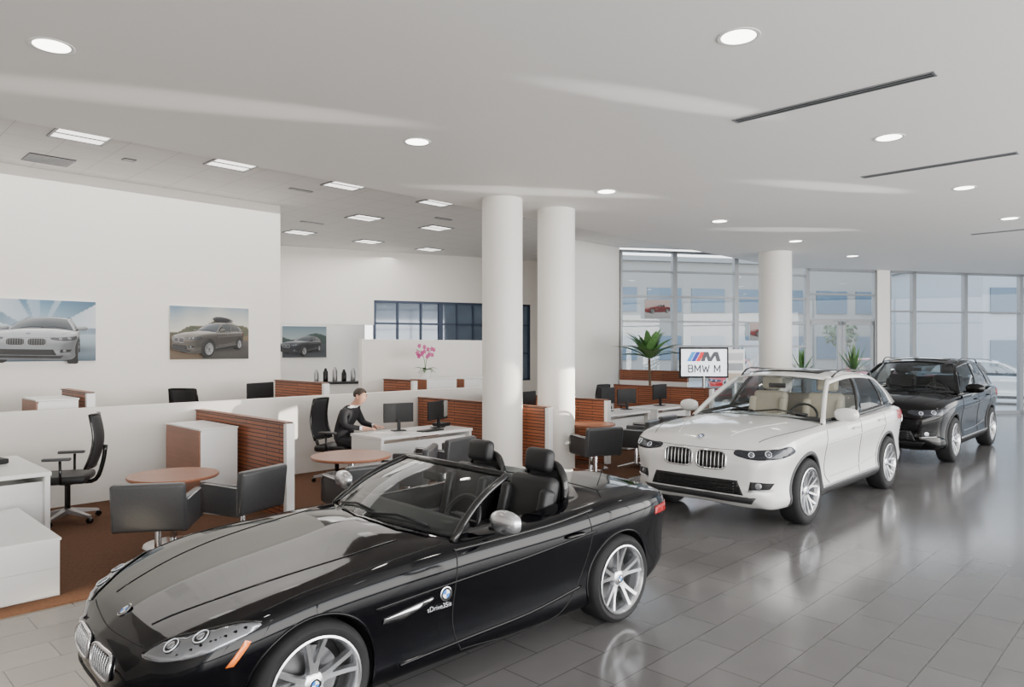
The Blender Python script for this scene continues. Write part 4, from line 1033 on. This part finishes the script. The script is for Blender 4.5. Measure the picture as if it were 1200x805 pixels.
# ================= LIGHT =================
w=bpy.data.worlds.new('World'); bpy.context.scene.world=w; w.use_nodes=True
nt=w.node_tree; bg=nt.nodes['Background']
tc=nt.nodes.new('ShaderNodeTexCoord'); sp=nt.nodes.new('ShaderNodeSeparateXYZ'); cr=nt.nodes.new('ShaderNodeValToRGB')
nt.links.new(tc.outputs['Generated'],sp.inputs[0]); nt.links.new(sp.outputs[2],cr.inputs[0]); nt.links.new(cr.outputs[0],bg.inputs[0])
cr.color_ramp.elements[0].color=(1,.98,.95,1); cr.color_ramp.elements[1].color=(.6,.78,1,1); cr.color_ramp.elements[1].position=.7
bg.inputs[1].default_value=3.9
def area(name,loc,rot,sx,sy,e,col=(1,1,1)):
    L=bpy.data.lights.new(name,'AREA'); L.shape='RECTANGLE'; L.size=sx; L.size_y=sy; L.energy=e; L.color=col
    o=bpy.data.objects.new(name,L); COL.objects.link(o); o.location=loc; o.rotation_euler=rot
area('window_daylight',(8,-4.9,1.9),(math.radians(103),0,0),24,3.4,2350,(1,.97,.93))
area('office_light',(5,11,4.4),(0,0,0),9,3,190,(1,.96,.91))
area('office_light_niche',(9.5,14.3,4.4),(0,0,0),4,3,120,(1,.96,.91))
def spot(name,loc,tgt,deg,e,col,blend=.15,rad=.03):
    L=bpy.data.lights.new(name,'SPOT'); L.energy=e; L.spot_size=math.radians(deg); L.spot_blend=blend; L.shadow_soft_size=rad; L.color=col
    o=bpy.data.objects.new(name,L); COL.objects.link(o); o.location=loc; o.rotation_euler=(Vector(tgt)-Vector(loc)).to_track_quat('-Z','Y').to_euler()
W_=(1,.93,.82)
spot('sun_glint_column',(20,-4.4,3.9),(8.5,7.1,1.0),4.5,60000,W_)
spot('sun_glint_floor',(-3.6,3.0,3.8),(.9,5.3,0),17,5000,(1,.85,.62),.4)
spot('sun_glint_wall',(18,-4.4,3.9),(4.3,9.98,.8),3,24000,W_,.5)
for (tx,ty,dg_,e) in ((2.5,6.5,1.6,60000),(5.5,3.4,1.3,45000),(7.5,6.6,1.8,50000),(10,3.6,2.0,30000),(13,5.5,2.5,20000)):
    spot('sun_glint_ceiling',(24,-4.6,1.2),(tx,ty,4.15),dg_,e,(1,.97,.92),.9)
# ================= CAMERA =================
cam=bpy.data.cameras.new('Camera'); co=bpy.data.objects.new('Camera',cam); COL.objects.link(co)
co.location=(0,0,1.95); co.rotation_euler=(pi/2,0,math.radians(44.3-90)); cam.sensor_width=36; cam.lens=24.9; cam.shift_y=.0046
bpy.context.scene.camera=co
